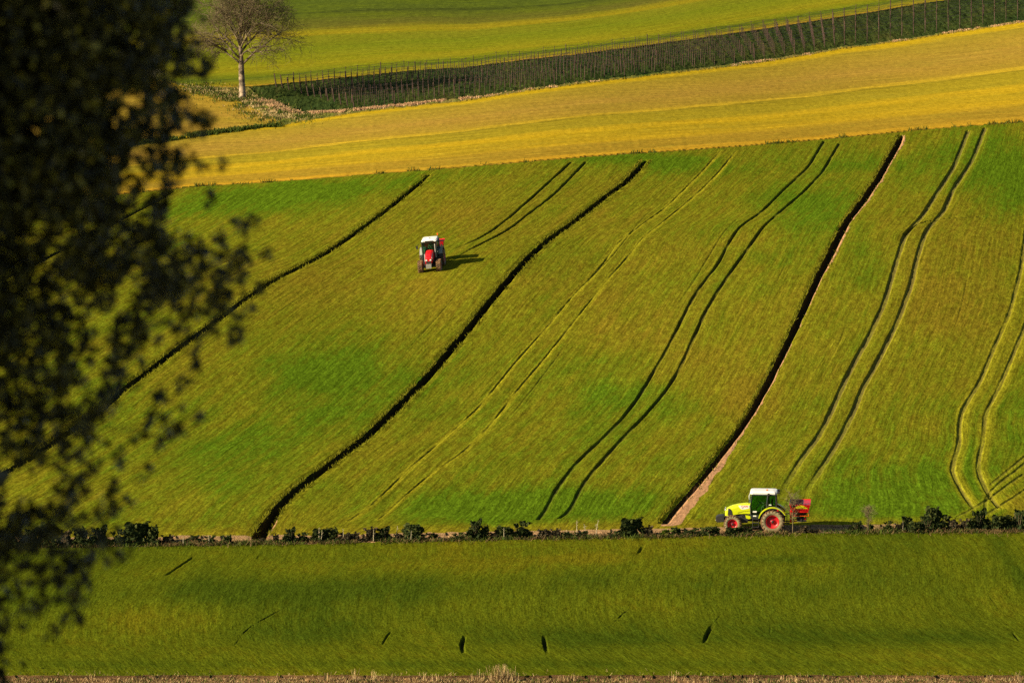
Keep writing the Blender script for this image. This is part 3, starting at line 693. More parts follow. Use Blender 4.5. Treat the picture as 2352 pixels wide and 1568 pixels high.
BUSH = [(-28, 1258, 46, 40, 0), (22, 1256, 50, 34, 0), (70, 1256, 40, 40, 1), (112, 1254, 44, 50, 3), (150, 1254, 38, 34, 2), (185, 1254, 40, 38, 4), (228, 1254, 46, 42, 1), (270, 1252, 38, 32, 0), (318, 1250, 60, 48, 3), (352, 1250, 32, 38, 4), (384, 1248, 34, 18, 2),
        (445, 1242, 28, 12, 1), (482, 1247, 30, 16, 0), (522, 1248, 28, 17, 4), (600, 1247, 12, 12, 5), (632, 1245, 17, 17, 2), (667, 1246, 28, 31, 1), (694, 1243, 32, 18, 0), (742, 1243, 46, 28, 3), (764, 1242, 34, 26, 4), (790, 1243, 28, 18, 5), (812, 1242, 30, 18, 2),
        (850, 1241, 32, 27, 2), (880, 1240, 38, 27, 1), (914, 1241, 22, 14, 5), (949, 1241, 44, 36, 3), (995, 1240, 28, 14, 4), (1053, 1240, 34, 15, 0), (1092, 1239, 32, 42, 1), (1114, 1237, 24, 27, 4), (1132, 1236, 20, 13, 5), (1158, 1236, 36, 26, 3), (1196, 1235, 46, 34, 0), (1248, 1235, 30, 19, 5),
        (1275, 1235, 26, 19, 2), (1300, 1235, 34, 12, 4), (1335, 1234, 40, 12, 1), (1409, 1234, 34, 12, 0), (1437, 1234, 30, 11, 3), (1453, 1232, 54, 40, 3), (1486, 1231, 28, 22, 2), (1533, 1232, 28, 15, 6), (1553, 1231, 26, 18, 4), (1580, 1231, 42, 14, 1), (1613, 1230, 46, 18, 0), (1640, 1229, 34, 18, 4),
        (1690, 1231, 46, 20, 3), (1716, 1230, 24, 17, 1), (1844, 1226, 26, 17, 2), (1872, 1225, 20, 9, 5), (1966, 1220, 26, 21, 1), (1999, 1220, 18, 15, 4), (2039, 1218, 22, 20, 0), (2065, 1218, 28, 15, 2), (2083, 1219, 30, 31, 4), (2105, 1226, 32, 27, 3), (2130, 1220, 46, 33, 1), (2143, 1219, 34, 52, 3), (2164, 1219, 36, 33, 0),
        (2184, 1219, 28, 26, 5), (2215, 1219, 26, 25, 2), (2248, 1220, 42, 46, 1), (2265, 1219, 26, 26, 4), (2299, 1221, 40, 36, 3), (2319, 1219, 28, 30, 0), (2341, 1220, 40, 48, 1), (2386, 1222, 48, 42, 3)]
def nth(n): return ['first', 'second', 'third', 'fourth', 'fifth', 'sixth', 'seventh', 'eighth', 'ninth', 'tenth', 'eleventh', 'twelfth', 'thirteenth', 'fourteenth', 'fifteenth', 'sixteenth', 'seventeenth', 'eighteenth', 'nineteenth', 'twentieth', 'twenty first', 'twenty second', 'twenty third', 'twenty fourth', 'twenty fifth'][n - 1]
SEGS = [(-99, 395, 'from the left edge of the photo'), (395, 610, 'on the dirt left of the middle ditch mouth'), (610, 1010, 'to the right of the middle ditch mouth'), (1010, 1290, 'of the stretch around the photo centre'), (1290, 1500, 'of the stretch with the three tall bare stems'), (1500, 1740, 'between right ditch mouth and yellow tractor'), (1740, 1940, 'behind the spreader in the dirt'), (1940, 2600, 'right of the yellow tractor shadow')]
used = set(); cnt = {}
rb = random.Random(4)
for i, (px, py, w, h, kind) in enumerate(BUSH):
    x, y = hit(px, py)[0]; sc = y / F
    src = protos[kind]
    if kind in used:
        o = src.copy(); COL.objects.link(o)
        for ch in src.children:
            c = ch.copy(); COL.objects.link(c); c.parent = o
    else: o = src; used.add(kind)
    o.location = (x, y, gz(x, y)); W = w * sc * 1.38; Hh = h * sc * 1.36
    o.scale = (W, min(W, 1.2) * .9, Hh); o.rotation_euler = (0, 0, rb.uniform(-.6, .6))
    sg = next(s for s in SEGS if s[0] <= px < s[1]); cnt[sg] = cnt.get(sg, 0) + 1
    size = 'tall' if h > 39 else 'low' if h < 16 else 'small' if w < 27 else 'broad' if w > 42 else 'rounded'
    colr = ('dark green', 'dark green', 'brownish', 'dark green', 'dark green', 'brownish', 'bright green')[kind]
    tag(o, f'{size} {colr} bush, {nth(cnt[sg])} bush {sg[2]}', 'bush', 'bushes of the hedge beside the dirt track')

# leafless saplings and pale stalks of the hedge
def sapling(px, py, hpx, wpx, m, label, seed, name='sapling', twigs=26, lean=0):
    x, y = hit(px, py)[0]; s = y / F; H = hpx * s; Wd = wpx * s; rnd = random.Random(seed); root = empty(name, (x, y, gz(x, y)))
    tag(root, label, 'sapling', 'leafless saplings along the hedge')
    t = MB(); lx = lean * s; t.tube([(0, 0, -.05), (lx * .3, 0, H * .4), (lx, 0, H)], [.028 + H * .008, .02 + H * .004, .010], 5)
    t.build('stem', m, root)
    if twigs:
        b = MB()
        for k in range(twigs):
            f = rnd.uniform(.3, .98); a = rnd.uniform(0, 6.28); L = Wd * .5 * rnd.uniform(.4, 1) * (1.15 - abs(f - .6))
            p0 = Vector((lx * f, 0, H * f)); p1 = p0 + Vector((math.cos(a) * L * .5, math.sin(a) * L * .5, L * .55)); p2 = p0 + Vector((math.cos(a) * L, math.sin(a) * L, L * rnd.uniform(.5, 1.1)))
            b.tube([p0, p1, p2], [.010, .008, .005], 3, False)
            for _ in range(3):
                p3 = p1 + Vector((rnd.gauss(0, 1), rnd.gauss(0, 1), rnd.uniform(.2, 1.2))) * L * .35; b.tube([p1, p3], [.007, .004], 3, False)
        b.build('twigs', m, root)
SAP = [(421, 1254, 24, 5, 0, 4, 'thin pale stake standing in the dirt left of the middle ditch mouth'), (480, 1250, 22, 5, 0, 4, 'thin pale stem, next one right of the lone stake'), (733, 1246, 34, 8, 0, 8, 'pale forked stem rising from bushes, left one of the close pair'), (738, 1246, 30, 10, 2, 8, 'pale forked stem rising from bushes, right one of the close pair'),
       (790, 1245, 30, 8, -2, 6, 'thin pale stem in brown hedge right of the close pair'), (858, 1244, 30, 6, 0, 5, 'straight pale stem in front of the dark bush, left of centre'), (909, 1236, 30, 8, 5, 5, 'leaning pale stem between two bushes left of centre'), (944, 1244, 26, 6, 1, 4, 'pale stem in front of the large bush left of centre'),
       (1158, 1240, 28, 8, -1, 8, 'pale twiggy stem in front of a bush near the photo centre'), (1302, 1230, 14, 6, 0, 4, 'short pale stem left of the three tall bare stems'), (1325, 1231, 36, 10, 0, 10, 'leftmost of the three tall bare stems on the open dirt'), (1345, 1231, 28, 10, -2, 10, 'middle one of the three tall bare stems on the open dirt'),
       (1369, 1229, 34, 12, 5, 10, 'rightmost of the three tall bare stems, leaning right'), (1891, 1229, 16, 4, 0, 0, 'short brown stake on the dirt right of the spreader'), (2074, 1222, 26, 6, 0, 6, 'pale stem before dark bushes right of the small bare tree')]
for i, (px, py, h, w, ln, tg, lab) in enumerate(SAP): sapling(px, py, h, w, M['pale_stem'] if i != 13 else M['twig'], lab, 50 + i, twigs=tg, lean=ln)
sapling(1994, 1226, 58, 44, M['twig'], 'small bare twiggy tree right of the yellow tractor shadow', 91, twigs=75)
sapling(1821, 1226, 90, 62, M['twig'], 'wispy leafless sapling in front of the red spreader', 92, twigs=60)

# ---- uncountable low growth
TBm = [(-100, 1258), (376, 1253), (846, 1246), (1270, 1237), (1693, 1231), (1834, 1226), (2460, 1221)]
q = along(TBm, 16000, (.6, .55), 71); blades('weeds', q[:, 0], q[:, 1], .20, .04, M['brown_weed'], 'brown weeds and dead grass along the foot of the hedge', seed=71, lean=.9)
q = along(TBm, 14000, (.6, .5), 73); blades('weeds', q[:, 0], q[:, 1], .20, .05, M['green_weed'], 'low dark green weeds along the edge of the lower field', seed=73, lean=.9)
EN = [(2080, 1219), (2250, 1219), (2460, 1220)]
q = along(EN, 6000, (.6, .9), 75); blades('weeds', q[:, 0], q[:, 1], .24, .04, M['brown_weed'], 'thick brown undergrowth beneath the bushes at the right edge', seed=75, lean=.9)
q = along(B1, 7000, (.5, .16), 77); q = q[fbm(q[:, 0] * .5, q[:, 1] * .1, 78) > .06]; blades('weeds', q[:, 0], q[:, 1], .28, .06, M['green_weed'], 'dark weeds on the lip between green slope and golden field', seed=77)
for cx_, n_, s_ in ((640, 90, 8), (700, 60, 6), (1220, 70, 8), (1290, 110, 12), (1340, 60, 6), (1555, 110, 10), (1590, 60, 6), (1712, 60, 6), (1754, 80, 8), (1782, 90, 6)):
    pass
M['crop_blade'] = leaf_mat('crop_blades', (.05, .06, .004), (.125, .125, .006), (.21, .19, .01))
for k_, (line_, off_, nn_b) in enumerate(((DITCH_A, .30, 6000), (DITCH_B, .36, 9000), (DITCH_C, .34, 7000))):
    P_ = resample(line_, 1.0); r_b = np.random.default_rng(500 + k_)
    i_ = r_b.integers(0, len(P_) - 1, nn_b); f_ = r_b.uniform(0, 1, nn_b)[:, None]; Q_ = P_[i_] * (1 - f_) + P_[i_ + 1] * f_
    sd_ = r_b.random(nn_b) < (.75 if k_ < 2 else .95)
    Q_[:, 0] += np.where(sd_, -off_ - np.abs(r_b.normal(0, .09, nn_b)), off_ + .15 + np.abs(r_b.normal(0, .1, nn_b)))
    Q_ = Q_[fbm(Q_[:, 0] * .5, Q_[:, 1] * .35, 510 + k_) > -.2]
    blades('ditch_grass', Q_[:, 0], Q_[:, 1], .19, .05, M['crop_blade'], 'grass hanging over the edges of the ' + ('leftmost', 'middle', 'right')[k_] + ' ditch', seed=520 + k_, lean=.5)
DL = [(-60, 372), (200, 345), (414, 319), (526, 304), (600, 296), (650, 291)]
q = along(DL, 9000, (.5, .45), 79); blades('ditch_scrub', q[:, 0], q[:, 1], .30, .10, M['green_weed'], 'line of dark low scrub below the small golden triangle', seed=79)
PK = [(607, 234), (640, 249), (662, 259), (700, 262), (760, 262), (834, 254), (950, 243), (1072, 229)]
q = along(PK, 7000, (.5, .38), 81); blades('dry_grass', q[:, 0], q[:, 1], .20, .05, M['pink_grass'], 'bleached pinkish dry grass along the lower left corner of the vineyard', seed=81)
PK2 = [(1072, 230), (1180, 216), (1273, 201), (1455, 179), (1693, 151), (1931, 113), (2169, 79), (2400, 46)]
q = along(PK2, 7000, (.5, .3), 83); q = q[fbm(q[:, 0] * .12, q[:, 1] * .02, 84) > .0]; blades('dry_grass', q[:, 0], q[:, 1], .13, .05, M['pink_grass'], 'thin bleached grass edging the golden field below the vineyard', seed=83)
VG = [(440, 204), (500, 216), (548, 226), (600, 250), (640, 272), (690, 274)]
q = along(VG, 4500, (1.2, 1.6), 85); blades('dry_grass', q[:, 0], q[:, 1], .16, .05, M['dry_grass'], 'rough straw coloured grass around the foot of the bare tree', seed=85)
q = along(VG, 7000, (1.6, 2.6), 87); blades('weeds', q[:, 0], q[:, 1], .24, .07, M['green_weed'], 'green tufts on the verge beside the bare tree', seed=87)
rr_ = np.random.default_rng(89)
BM = [(-100, 1565), (600, 1565), (1176, 1564), (1800, 1565), (2460, 1566)]
q = along(BM, 7000, (.5, .7), 89); blades('dry_grass', q[:, 0], q[:, 1], .13, .022, M['dry_grass'], 'short dry grass on the brown earth at the bottom edge', seed=89, lean=.5)
q = along(BM, 7000, (.5, 1.1), 90); blades('weeds', q[:, 0], q[:, 1], .10, .05, M['green_weed'], 'dark green weeds in the earth at the bottom edge', seed=90)
def tuft(px, py, n, hpx, spread, seed):
    x, y = hit(px, py + 3)[0]; r = np.random.default_rng(seed); s = y / F
    return np.stack([x + r.normal(0, spread * s, n), y + r.normal(0, .12, n)], 1), hpx * s
T = []; 
for k, (px, n, h, sp_) in enumerate(((735, 6, 16, 3), (752, 10, 20, 5), (815, 12, 26, 4), (860, 14, 22, 5), (880, 8, 18, 3), (900, 14, 20, 6), (975, 8, 20, 6), (1000, 16, 16, 10), (1085, 8, 18, 4), (1104, 14, 24, 5), (1150, 90, 36, 13), (1170, 30, 26, 8), (1295, 22, 16, 8), (1545, 8, 20, 6), (1320, 12, 18, 4), (1820, 24, 14, 10), (640, 8, 16, 4), (210, 5, 20, 3), (2270, 14, 14, 5), (2338, 14, 22, 4))):
    p, h_ = tuft(px, 1560, n * 2, h, sp_, 300 + k); T.append((p, h_))
for k, (p, h_) in enumerate(T):
    blades('dry_grass_tuft', p[:, 0], p[:, 1], h_ * .8, .022, M['dry_grass'], 'tall bleached grass stalks standing at the bottom edge', group='grass tufts at the bottom edge', seed=400 + k, lean=.18)

# ================================================================== TRACTORS
def paint(name, c, rough=.35, dirt=.3, dcol=(.22, .15, .08)):
    m, nt, b = new_mat(name); g = G(nt); pos = g.n('TexCoord').outputs['Object']
    n = g.noise(pos, 4, 5, .7); sx = g.n('SeparateXYZ'); g.put(sx.inputs[0], pos)
    f = g.math('MULTIPLY', g.remap(n, .5, .75), dirt, None, True)
    nt.links.new(g.mix(f, c, dcol), b.inputs['Base Color']); b.inputs['Roughness'].default_value = rough; return m
M['lime'] = paint('lime_yellow_paint', (.56, .62, .005), .35, .25)
M['redp'] = paint('red_paint', (.62, .006, .010), .35, .15)
M['redrim'] = paint('red_rim_paint', (.50, .006, .014), .4, .35)
M['white'] = paint('white_paint', (.78, .77, .70), .4, .2)
M['dgreen'] = paint('dark_cab_metal', (.012, .022, .018), .5, .2)
M['dark'] = paint('dark_running_gear', (.020, .019, .018), .6, .35, (.10, .07, .04))
M['gray'] = paint('grey_plastic', (.30, .29, .26), .6, .4)
M['mud'] = plain('muddy_rubber', (.175, .098, .045), .9, .5, 9, col2=(.08, .05, .028))
M['tan'] = plain('dusty_sidewall', (.27, .23, .12), .9, .3, 5, col2=(.17, .12, .06))
M['yel'] = paint('yellow_panel', (.72, .62, .01), .4, .1)
M['maroon'] = plain('dark_maroon_cover', (.028, .010, .012), .9, .3, 4, spec=.05)
M['skin'] = plain('skin', (.42, .22, .14), .6, .1, 4); M['cloth'] = plain('dark_work_clothes', (.03, .04, .06), .9, .3, 8)
M['hair'] = plain('dark_hair', (.02, .014, .01), .8, .2, 12); M['ltext'] = plain('red_lettering', (.55, .01, .015), .5, .05, 3); M['grey_text'] = plain('grey_lettering', (.2, .2, .2), .5, .05, 3)
m, nt, b = new_mat('orange_beacon'); b.inputs['Base Color'].default_value = (.85, .12, .01, 1); b.inputs['Roughness'].default_value = .25; M['orange'] = m
m, nt, b = new_mat('lamp_glass'); b.inputs['Base Color'].default_value = (.85, .85, .8, 1); b.inputs['Roughness'].default_value = .08; M['lamp'] = m
m, nt, b = new_mat('tinted_glass'); g = G(nt)
tr_ = g.n('BsdfTransparent'); tr_.inputs[0].default_value = (.50, .74, .60, 1); gl_ = g.n('BsdfGlossy'); gl_.inputs['Roughness'].default_value = .03; gl_.inputs[0].default_value = (.8, .9, .95, 1)
mx_ = g.n('MixShader'); fr_ = g.n('Fresnel'); fr_.inputs[0].default_value = 1.5
nt.links.new(fr_.outputs[0], mx_.inputs[0]); nt.links.new(tr_.outputs[0], mx_.inputs[1]); nt.links.new(gl_.outputs[0], mx_.inputs[2]); nt.links.new(mx_.outputs[0], nt.nodes['Material Output'].inputs[0]); M['glass'] = m

def wheel(root, x, y, r, w, side, rimm, seed=0, steer=0):
    a = MB(); h = w / 2
    a.lathe([(r * .56, -h * .70), (r * .60, -h * .86), (r * .74, -h * .97), (r * .88, -h * .93), (r * .94, -h * .80), (r * .955, 0), (r * .94, h * .80), (r * .88, h * .93), (r * .74, h * .97), (r * .60, h * .86), (r * .56, h * .70)], 40)
    o = a.build('wheel', M['tan'], root, smooth=True)
    o.location = (x, y, r); o.rotation_euler = (0, 0, steer)
    l = MB(); n = 20
    l.lathe([(r * .90, -h * .93), (r * .952, -h * .80), (r * .966, 0), (r * .952, h * .80), (r * .90, h * .93)], 40)
    for k in range(n * 2):                    # chevron lugs
        t0 = math.pi * 2 * (k + seed * .3) / (n * 2); s = 1 if k % 2 else -1
        pts = []
        for (fy, dt) in ((.04, .0), (.5, .12), (1.0, .22)):
            t = t0 - dt * 1.0 * (1 if True else -1); pts.append((t, s * fy * h * .97))
        for (ta, ya), (tb, yb_) in zip(pts[:-1], pts[1:]):
            vs = []
            for t, yy_ in ((ta, ya), (tb, yb_)):
                for dt_ in (-.040, .040):
                    for rr in ((r * .93, r * 1.012) if abs(yy_) < h * .9 else (r * .80, r * .99)):
                        vs.append((rr * math.cos(t + dt_), yy_ * 1.04, rr * math.sin(t + dt_)))
            l.add(vs, [(0, 1, 3, 2), (4, 6, 7, 5), (0, 4, 5, 1), (2, 3, 7, 6), (1, 5, 7, 3), (0, 2, 6, 4)])
    l.build('tread', M['mud'], o)
    q = MB(); s = side
    q.lathe([(r * .57, s * h * .72), (r * .55, s * h * .80), (r * .52, s * h * .74), (r * .49, s * h * .30), (r * .40, s * h * .16), (r * .20, s * h * .10), (r * .17, s * h * .30), (r * .10, s * h * .42), (.001, s * h * .42)], 36)
    q.lathe([(r * .57, -s * h * .72), (r * .50, -s * h * .6), (r * .30, -s * h * .2), (.001, -s * h * .2)], 36)
    q.build('rim', rimm, o, smooth=True)
    c = MB(); c.lathe([(r * .105, s * h * .425), (r * .10, s * h * .60), (r * .06, s * h * .66), (.001, s * h * .66)], 16)
    for k in range(8):
        t = k * math.pi / 4; c.box((r * .145 * math.cos(t), s * h * .40, r * .145 * math.sin(t)), (.03, .05, .03))
    c.build('hub', M['dark'], o)
    return o
def arc_fender(root, x, y, r, w, a0, a1, m, th=.05, drop=0):
    a = MB(); n = 18; vs = []; fs = []
    for k in range(n + 1):
        t = R(a0 + (a1 - a0) * k / n)
        for rr in (r, r + th):
            for yy_ in (-w / 2, w / 2): vs.append((math.cos(t) * rr, yy_, math.sin(t) * rr))
    for k in range(n):
        i = 4 * k; j = i + 4
        fs += [(i, i + 1, j + 1, j), (i + 2, j + 2, j + 3, i + 3), (i, j, j + 2, i + 2), (i + 1, i + 3, j + 3, j + 1)]
    fs += [(0, 2, 3, 1), (4 * n, 4 * n + 1, 4 * n + 3, 4 * n + 2)]
    a.add(vs, fs); o = a.build('fender', m, root); o.location = (x, y, 0); return o
def text_mesh(name, body, size, m, parent, loc, thick=.003):
    cu = bpy.data.curves.new(name, 'FONT'); cu.body = body; cu.size = size; cu.extrude = thick; cu.align_x = 'CENTER'; cu.align_y = 'CENTER'; cu.offset = size * .02
    t = bpy.data.objects.new(name, cu); COL.objects.link(t)
    dg = bpy.context.evaluated_depsgraph_get(); me = bpy.data.meshes.new_from_object(t.evaluated_get(dg)); bpy.data.objects.remove(t)
    o = bpy.data.objects.new(name, me); COL.objects.link(o); me.materials.clear(); me.materials.append(m)
    o.parent = parent; o.matrix_local = Matrix(((-1, 0, 0, loc[0]), (0, 0, 1, loc[1]), (0, 1, 0, loc[2]), (0, 0, 0, 1))); return o
def seated_person(name, mat4, label, shirt):
    """seated driver: one skinned body, hands on the wheel"""
    me = bpy.data.meshes.new(name)
    V = [(0, 0, .12), (.02, 0, .34), (.03, 0, .52), (.04, 0, .62), (.06, 0, .72), (.07, 0, .80), (.055, 0, .88),   # 0 pelvis .. 6 crown
         (.03, .19, .52), (.16, .25, .30), (.40, .15, .34), (.47, .12, .36), (.03, -.19, .52), (.16, -.25, .30), (.40, -.15, .34), (.47, -.12, .36),
         (.08, .10, .10), (.46, .13, .14), (.52, .13, -.28), (.66, .13, -.32), (.08, -.10, .10), (.46, -.13, .14), (.52, -.13, -.28), (.66, -.13, -.32)]
    E = [(0, 1), (1, 2), (2, 3), (3, 4), (4, 5), (5, 6), (2, 7), (7, 8), (8, 9), (9, 10), (2, 11), (11, 12), (12, 13), (13, 14), (0, 15), (15, 16), (16, 17), (17, 18), (0, 19), (19, 20), (20, 21), (21, 22)]
    rad = [.15, .14, .14, .06, .08, .10, .07, .07, .05, .036, .03, .07, .05, .036, .03, .10, .07, .05, .04, .10, .07, .05, .04]
    nv = len(V)
    for s in (1, -1):       # five fingers closed on the rim
        h = 10 if s > 0 else 14; hx, hy, hz = V[h]
        for k in range(4):
            a = len(V); o_ = (k - 1.5) * .019
            V += [(hx + .035, hy + o_, hz + .015), (hx + .07, hy + o_, hz - .01 - .003 * k), (hx + .05, hy + o_, hz - .04)]; rad += [.009, .008, .007]; E += [(h, a), (a, a + 1), (a + 1, a + 2)]
        a = len(V); V += [(hx + .01, hy - s * .04, hz + .01), (hx + .045, hy - s * .045, hz - .02)]; rad += [.010, .008]; E += [(h, a), (a, a + 1)]
    me.from_pydata(V, E, []); o = bpy.data.objects.new(name, me); COL.objects.link(o)
    sk = o.modifiers.new('skin', 'SKIN'); o.modifiers.new('sub', 'SUBSURF').levels = 1
    for i, r_ in enumerate(rad): me.skin_vertices[0].data[i].radius = (r_, r_ * (.72 if i in (0, 1, 2) else 1))
    me.skin_vertices[0].data[0].use_root = True
    dg = bpy.context.evaluated_depsgraph_get(); m2 = bpy.data.meshes.new_from_object(o.evaluated_get(dg)); bpy.data.objects.remove(o)
    bm = bmesh.new(); bm.from_mesh(m2)
    hc = Vector((.075, 0, .79))
    for (c, r_) in ((hc + Vector((.10, 0, -.01)), .018), (hc + Vector((0, .095, 0)), .022), (hc + Vector((0, -.095, 0)), .022)):
        bmesh.ops.create_icosphere(bm, subdivisions=1, radius=r_, matrix=Matrix.Translation(c))
    for f in bm.faces:
        c = f.calc_center_median(); f.material_index = 0 if (c.z > .66 or c.x > .42 and c.z > .25) else 1; f.smooth = True
    bm.to_mesh(m2); bm.free(); m2.materials.clear(); m2.materials.append(M['skin']); m2.materials.append(shirt)
    p = bpy.data.objects.new(name, m2); COL.objects.link(p)
    hb = MB(); hb.lathe([(.001, .115), (.06, .10), (.10, .05), (.108, 0), (.10, -.03)], 14)
    hh = hb.build('hair', M['hair'], p, smooth=True); hh.matrix_local = Matrix.Translation((.05, 0, .80)) @ Matrix.Rotation(R(90), 4, 'X') @ Matrix.Rotation(R(-10), 4, 'Z')
    fa = MB()
    for s in (1, -1): fa.box((.165, s * .035, .80), (.01, .022, .010))
    fa.box((.165, 0, .745), (.008, .045, .008)); fa.build('face', M['hair'], p)
    p.matrix_world = mat4; tag(p, label, 'person'); return p
def ground_frame(x, y, hx, hy, Lw=2.7, Tw=1.7, sink=.03):
    h = Vector((hx, hy, 0)).normalized(); s = Vector((-h.y, h.x, 0))
    f = Vector((x, y, 0))
    def P(a, b): q = f + h * a + s * b; return Vector((q.x, q.y, gz(q.x, q.y)))
    rl, rr2, fl, fr = P(0, Tw / 2), P(0, -Tw / 2), P(Lw, Tw / 2), P(Lw, -Tw / 2)
    X = ((fl + fr) / 2 - (rl + rr2) / 2).normalized(); Y = ((rl + fl) / 2 - (rr2 + fr) / 2); Y = (Y - X * Y.dot(X)).normalized(); Zz = X.cross(Y)
    o = (rl + rr2) / 2 + Zz * -sink
    return Matrix(((X.x, Y.x, Zz.x, o.x), (X.y, Y.y, Zz.y, o.y), (X.z, Y.z, Zz.z, o.z), (0, 0, 0, 1)))

def tractor(name, mat4, label, p):
    root = empty(name); root.matrix_world = mat4; tag(root, label, 'tractor')
    hoodm, rimm, fm = p['hood'], p['rim'], p['fender']
    # running gear
    c = MB(); c.box((1.35, 0, .92), (2.9, .46, .42)); c.box((2.3, 0, 1.02), (1.1, .54, .34)); c.box((0, 0, .82), (.7, .9, .5)); c.tube([(0, -.85, .82), (0, .85, .82)], .16, 10)
    c.tube([(2.71, -.75, .62), (2.71, .75, .62)], .10, 8); c.box((2.71, 0, .68), (.5, .4, .3)); c.box((1.95, .38, .80), (.5, .3, .34)); c.box((.95, -.62, .82), (.75, .42, .5)); c.box((-.42, 0, .75), (.4, .5, .5))
    for s in (1, -1): c.tube([(-.45, s * .38, .62), (-1.15, s * .42, .66)], .04, 6); c.tube([(-.30, s * .36, 1.25), (-.95, s * .40, 1.1), (-.95, s * .40, .66)], .025, 6)
    c.tube([(-.4, 0, 1.15), (-1.15, 0, 1.25)], .035, 6)
    for k in range(5): c.tube([(1.75 + .1 * k, .28, .7), (1.85 + .1 * k, .36, 1.0), (1.7 + .1 * k, .30, 1.2)], .02, 5)
    c.build('chassis', M['dark'], root, bevel=0)
    # bonnet
    hw = p['hw']; t = MB(); sec = p['sec']       # (x, half width, z bottom, z top)
    vs = []; fs = []; nn_ = 10
    for (x, w_, zb, zt) in sec:
        for (fy, fz) in ((-1, 0), (-1.02, .35), (-1, .70), (-.86, .92), (-.45, 1.0), (.45, 1.0), (.86, .92), (1, .70), (1.02, .35), (1, 0)):
            vs.append((x, fy * w_, zb + (zt - zb) * fz))
    for i in range(len(sec) - 1):
        for k in range(nn_):
            k2 = (k + 1) % nn_; fs.append((i * nn_ + k, i * nn_ + k2, (i + 1) * nn_ + k2, (i + 1) * nn_ + k))
    fs += [tuple(range(nn_)), tuple((len(sec) - 1) * nn_ + k for k in range(nn_))]
    t.add(vs, fs); hood = t.build('hood', hoodm, root, smooth=False)
    gx = sec[-1][0]; gzb, gzt = sec[-1][2], sec[-1][3]
    if p['kind'] == 'yellow':
        g2 = MB()
        for s in (1, -1): g2.prism([(2.74, 1.12), (3.06, 1.12), (3.03, 1.62), (2.90, 1.56), (2.78, 1.40)], s * .365, s * .385)
        g2.build('side_grille', M['dark'], hood)
        g3 = MB(); g3.box((gx + .015, 0, 1.36), (.03, .40, .42)); g3.build('grille', M['dark'], hood)
        for s in (1, -1):
            h_ = MB(); h_.box((gx - .02, s * .27, 1.50), (.07, .12, .14)); h_.build('headlight', M['lamp'], hood, bevel=.01)
        for s in (1, -1):
            d_ = MB(); d_.prism([(1.60, 1.83), (2.36, 1.81), (2.22, 1.60), (2.10, 1.53), (1.90, 1.55), (1.60, 1.62)], s * .372, s * .380); dd_ = d_.build('decal', M['white'], hood)
            if s == 1:
                text_mesh('lettering', 'CLAAS', .165, M['ltext'], dd_, (1.91, .3805, 1.745)); text_mesh('lettering', '640', .08, M['grey_text'], dd_, (2.06, .3805, 1.62))
        l_ = MB(); l_.tube([(1.58, .383, 1.44), (2.0, .385, 1.41), (2.4, .383, 1.30)], .008, 4); l_.tube([(1.58, -.383, 1.44), (2.4, -.383, 1.30)], .008, 4); l_.build('trim_line', M['dark'], hood)
        fb = MB(); fb.prism([(3.30, .66), (3.78, .62), (3.86, .70), (3.88, .95), (3.74, 1.05), (3.45, 1.09), (3.30, 1.06)], -.42, .42); fb.box((3.2, 0, .8), (.5, .4, .25)); fb.build('front_weight', M['dark'], root, bevel=.02)
        li = MB(); li.box((3.87, .33, .78), (.02, .1, .05)); li.box((3.87, -.33, .78), (.02, .1, .05)); li.build('reflector', M['lamp'], root)
    else:
        g3 = MB(); g3.box((gx + .012, 0, gzb + .12), (.03, .46, .20)); g3.build('grille', M['dark'], hood)
        for s in (1, -1):
            h_ = MB(); h_.box((gx + .012, s * .19, gzb + .33), (.05, .15, .11)); h_.build('headlight', M['lamp'], hood, bevel=.01)
            h_ = MB(); h_.box((gx - .10, s * .32, gzb + .50), (.10, .02, .14)); h_.build('headlight', M['lamp'], hood)
        fb = MB()
        for k in range(-4, 5): fb.box((gx + .16, k * .055, .78), (.36, .047, .34))
        fb.box((gx - .05, 0, .80), (.3, .4, .2)); fb.build('front_weight', M['gray'], root, bevel=0)
        hs = MB(); hs.tube([(1.6, -.50, 1.55), (1.9, -.46, 1.3), (2.3, -.44, 1.0), (2.55, -.42, .75)], .045, 7); hs.box((2.5, -.46, .82), (.25, .16, .18)); hs.build('loader_bracket', M['gray'], root)
    # cab
    x0, x1, zb, zt, yw = -.26, 1.50, 1.05, 2.62, .76
    f = MB()
    for s in (1, -1):
        f.tube([(x1 - .02, s * (yw - .12), zb - .05), (x1 + .02, s * (yw - .14), 1.8), (x1 - .10, s * (yw - .06), zt)], .045, 6)
        f.tube([(.42, s * yw, 1.35), (.40, s * (yw + .02), 2.0), (.34, s * yw, zt)], .045, 6)
        f.tube([(x0 + .02, s * (yw - .05), 1.75), (x0 + .06, s * (yw - .05), zt)], .05, 6)
        f.box((.98, s * (yw - .05), 1.12), (1.05, .06, .22)); f.tube([(x1 - .12, s * yw, zt - .02), (x0, s * yw, zt - .02)], .04, 6)
        f.tube([(.42, s * yw, 1.36), (.15, s * (yw - .02), 1.78), (x0, s * (yw - .04), 1.82)], .04, 6)
    for z_ in (zb + .02, zt): f.box(((x0 + x1) / 2, 0, z_), (x1 - x0 - .1, 2 * yw - .1, .06))
    f.box((x1, 0, 1.35), (.06, 2 * yw - .34, .62)); f.box((x0 + .03, 0, 1.45), (.06, 2 * yw - .2, .72)); f.box((.08, 0, 1.28), (.7, 1.3, .5))
    cab = f.build('cab_frame', M['dgreen'], root)
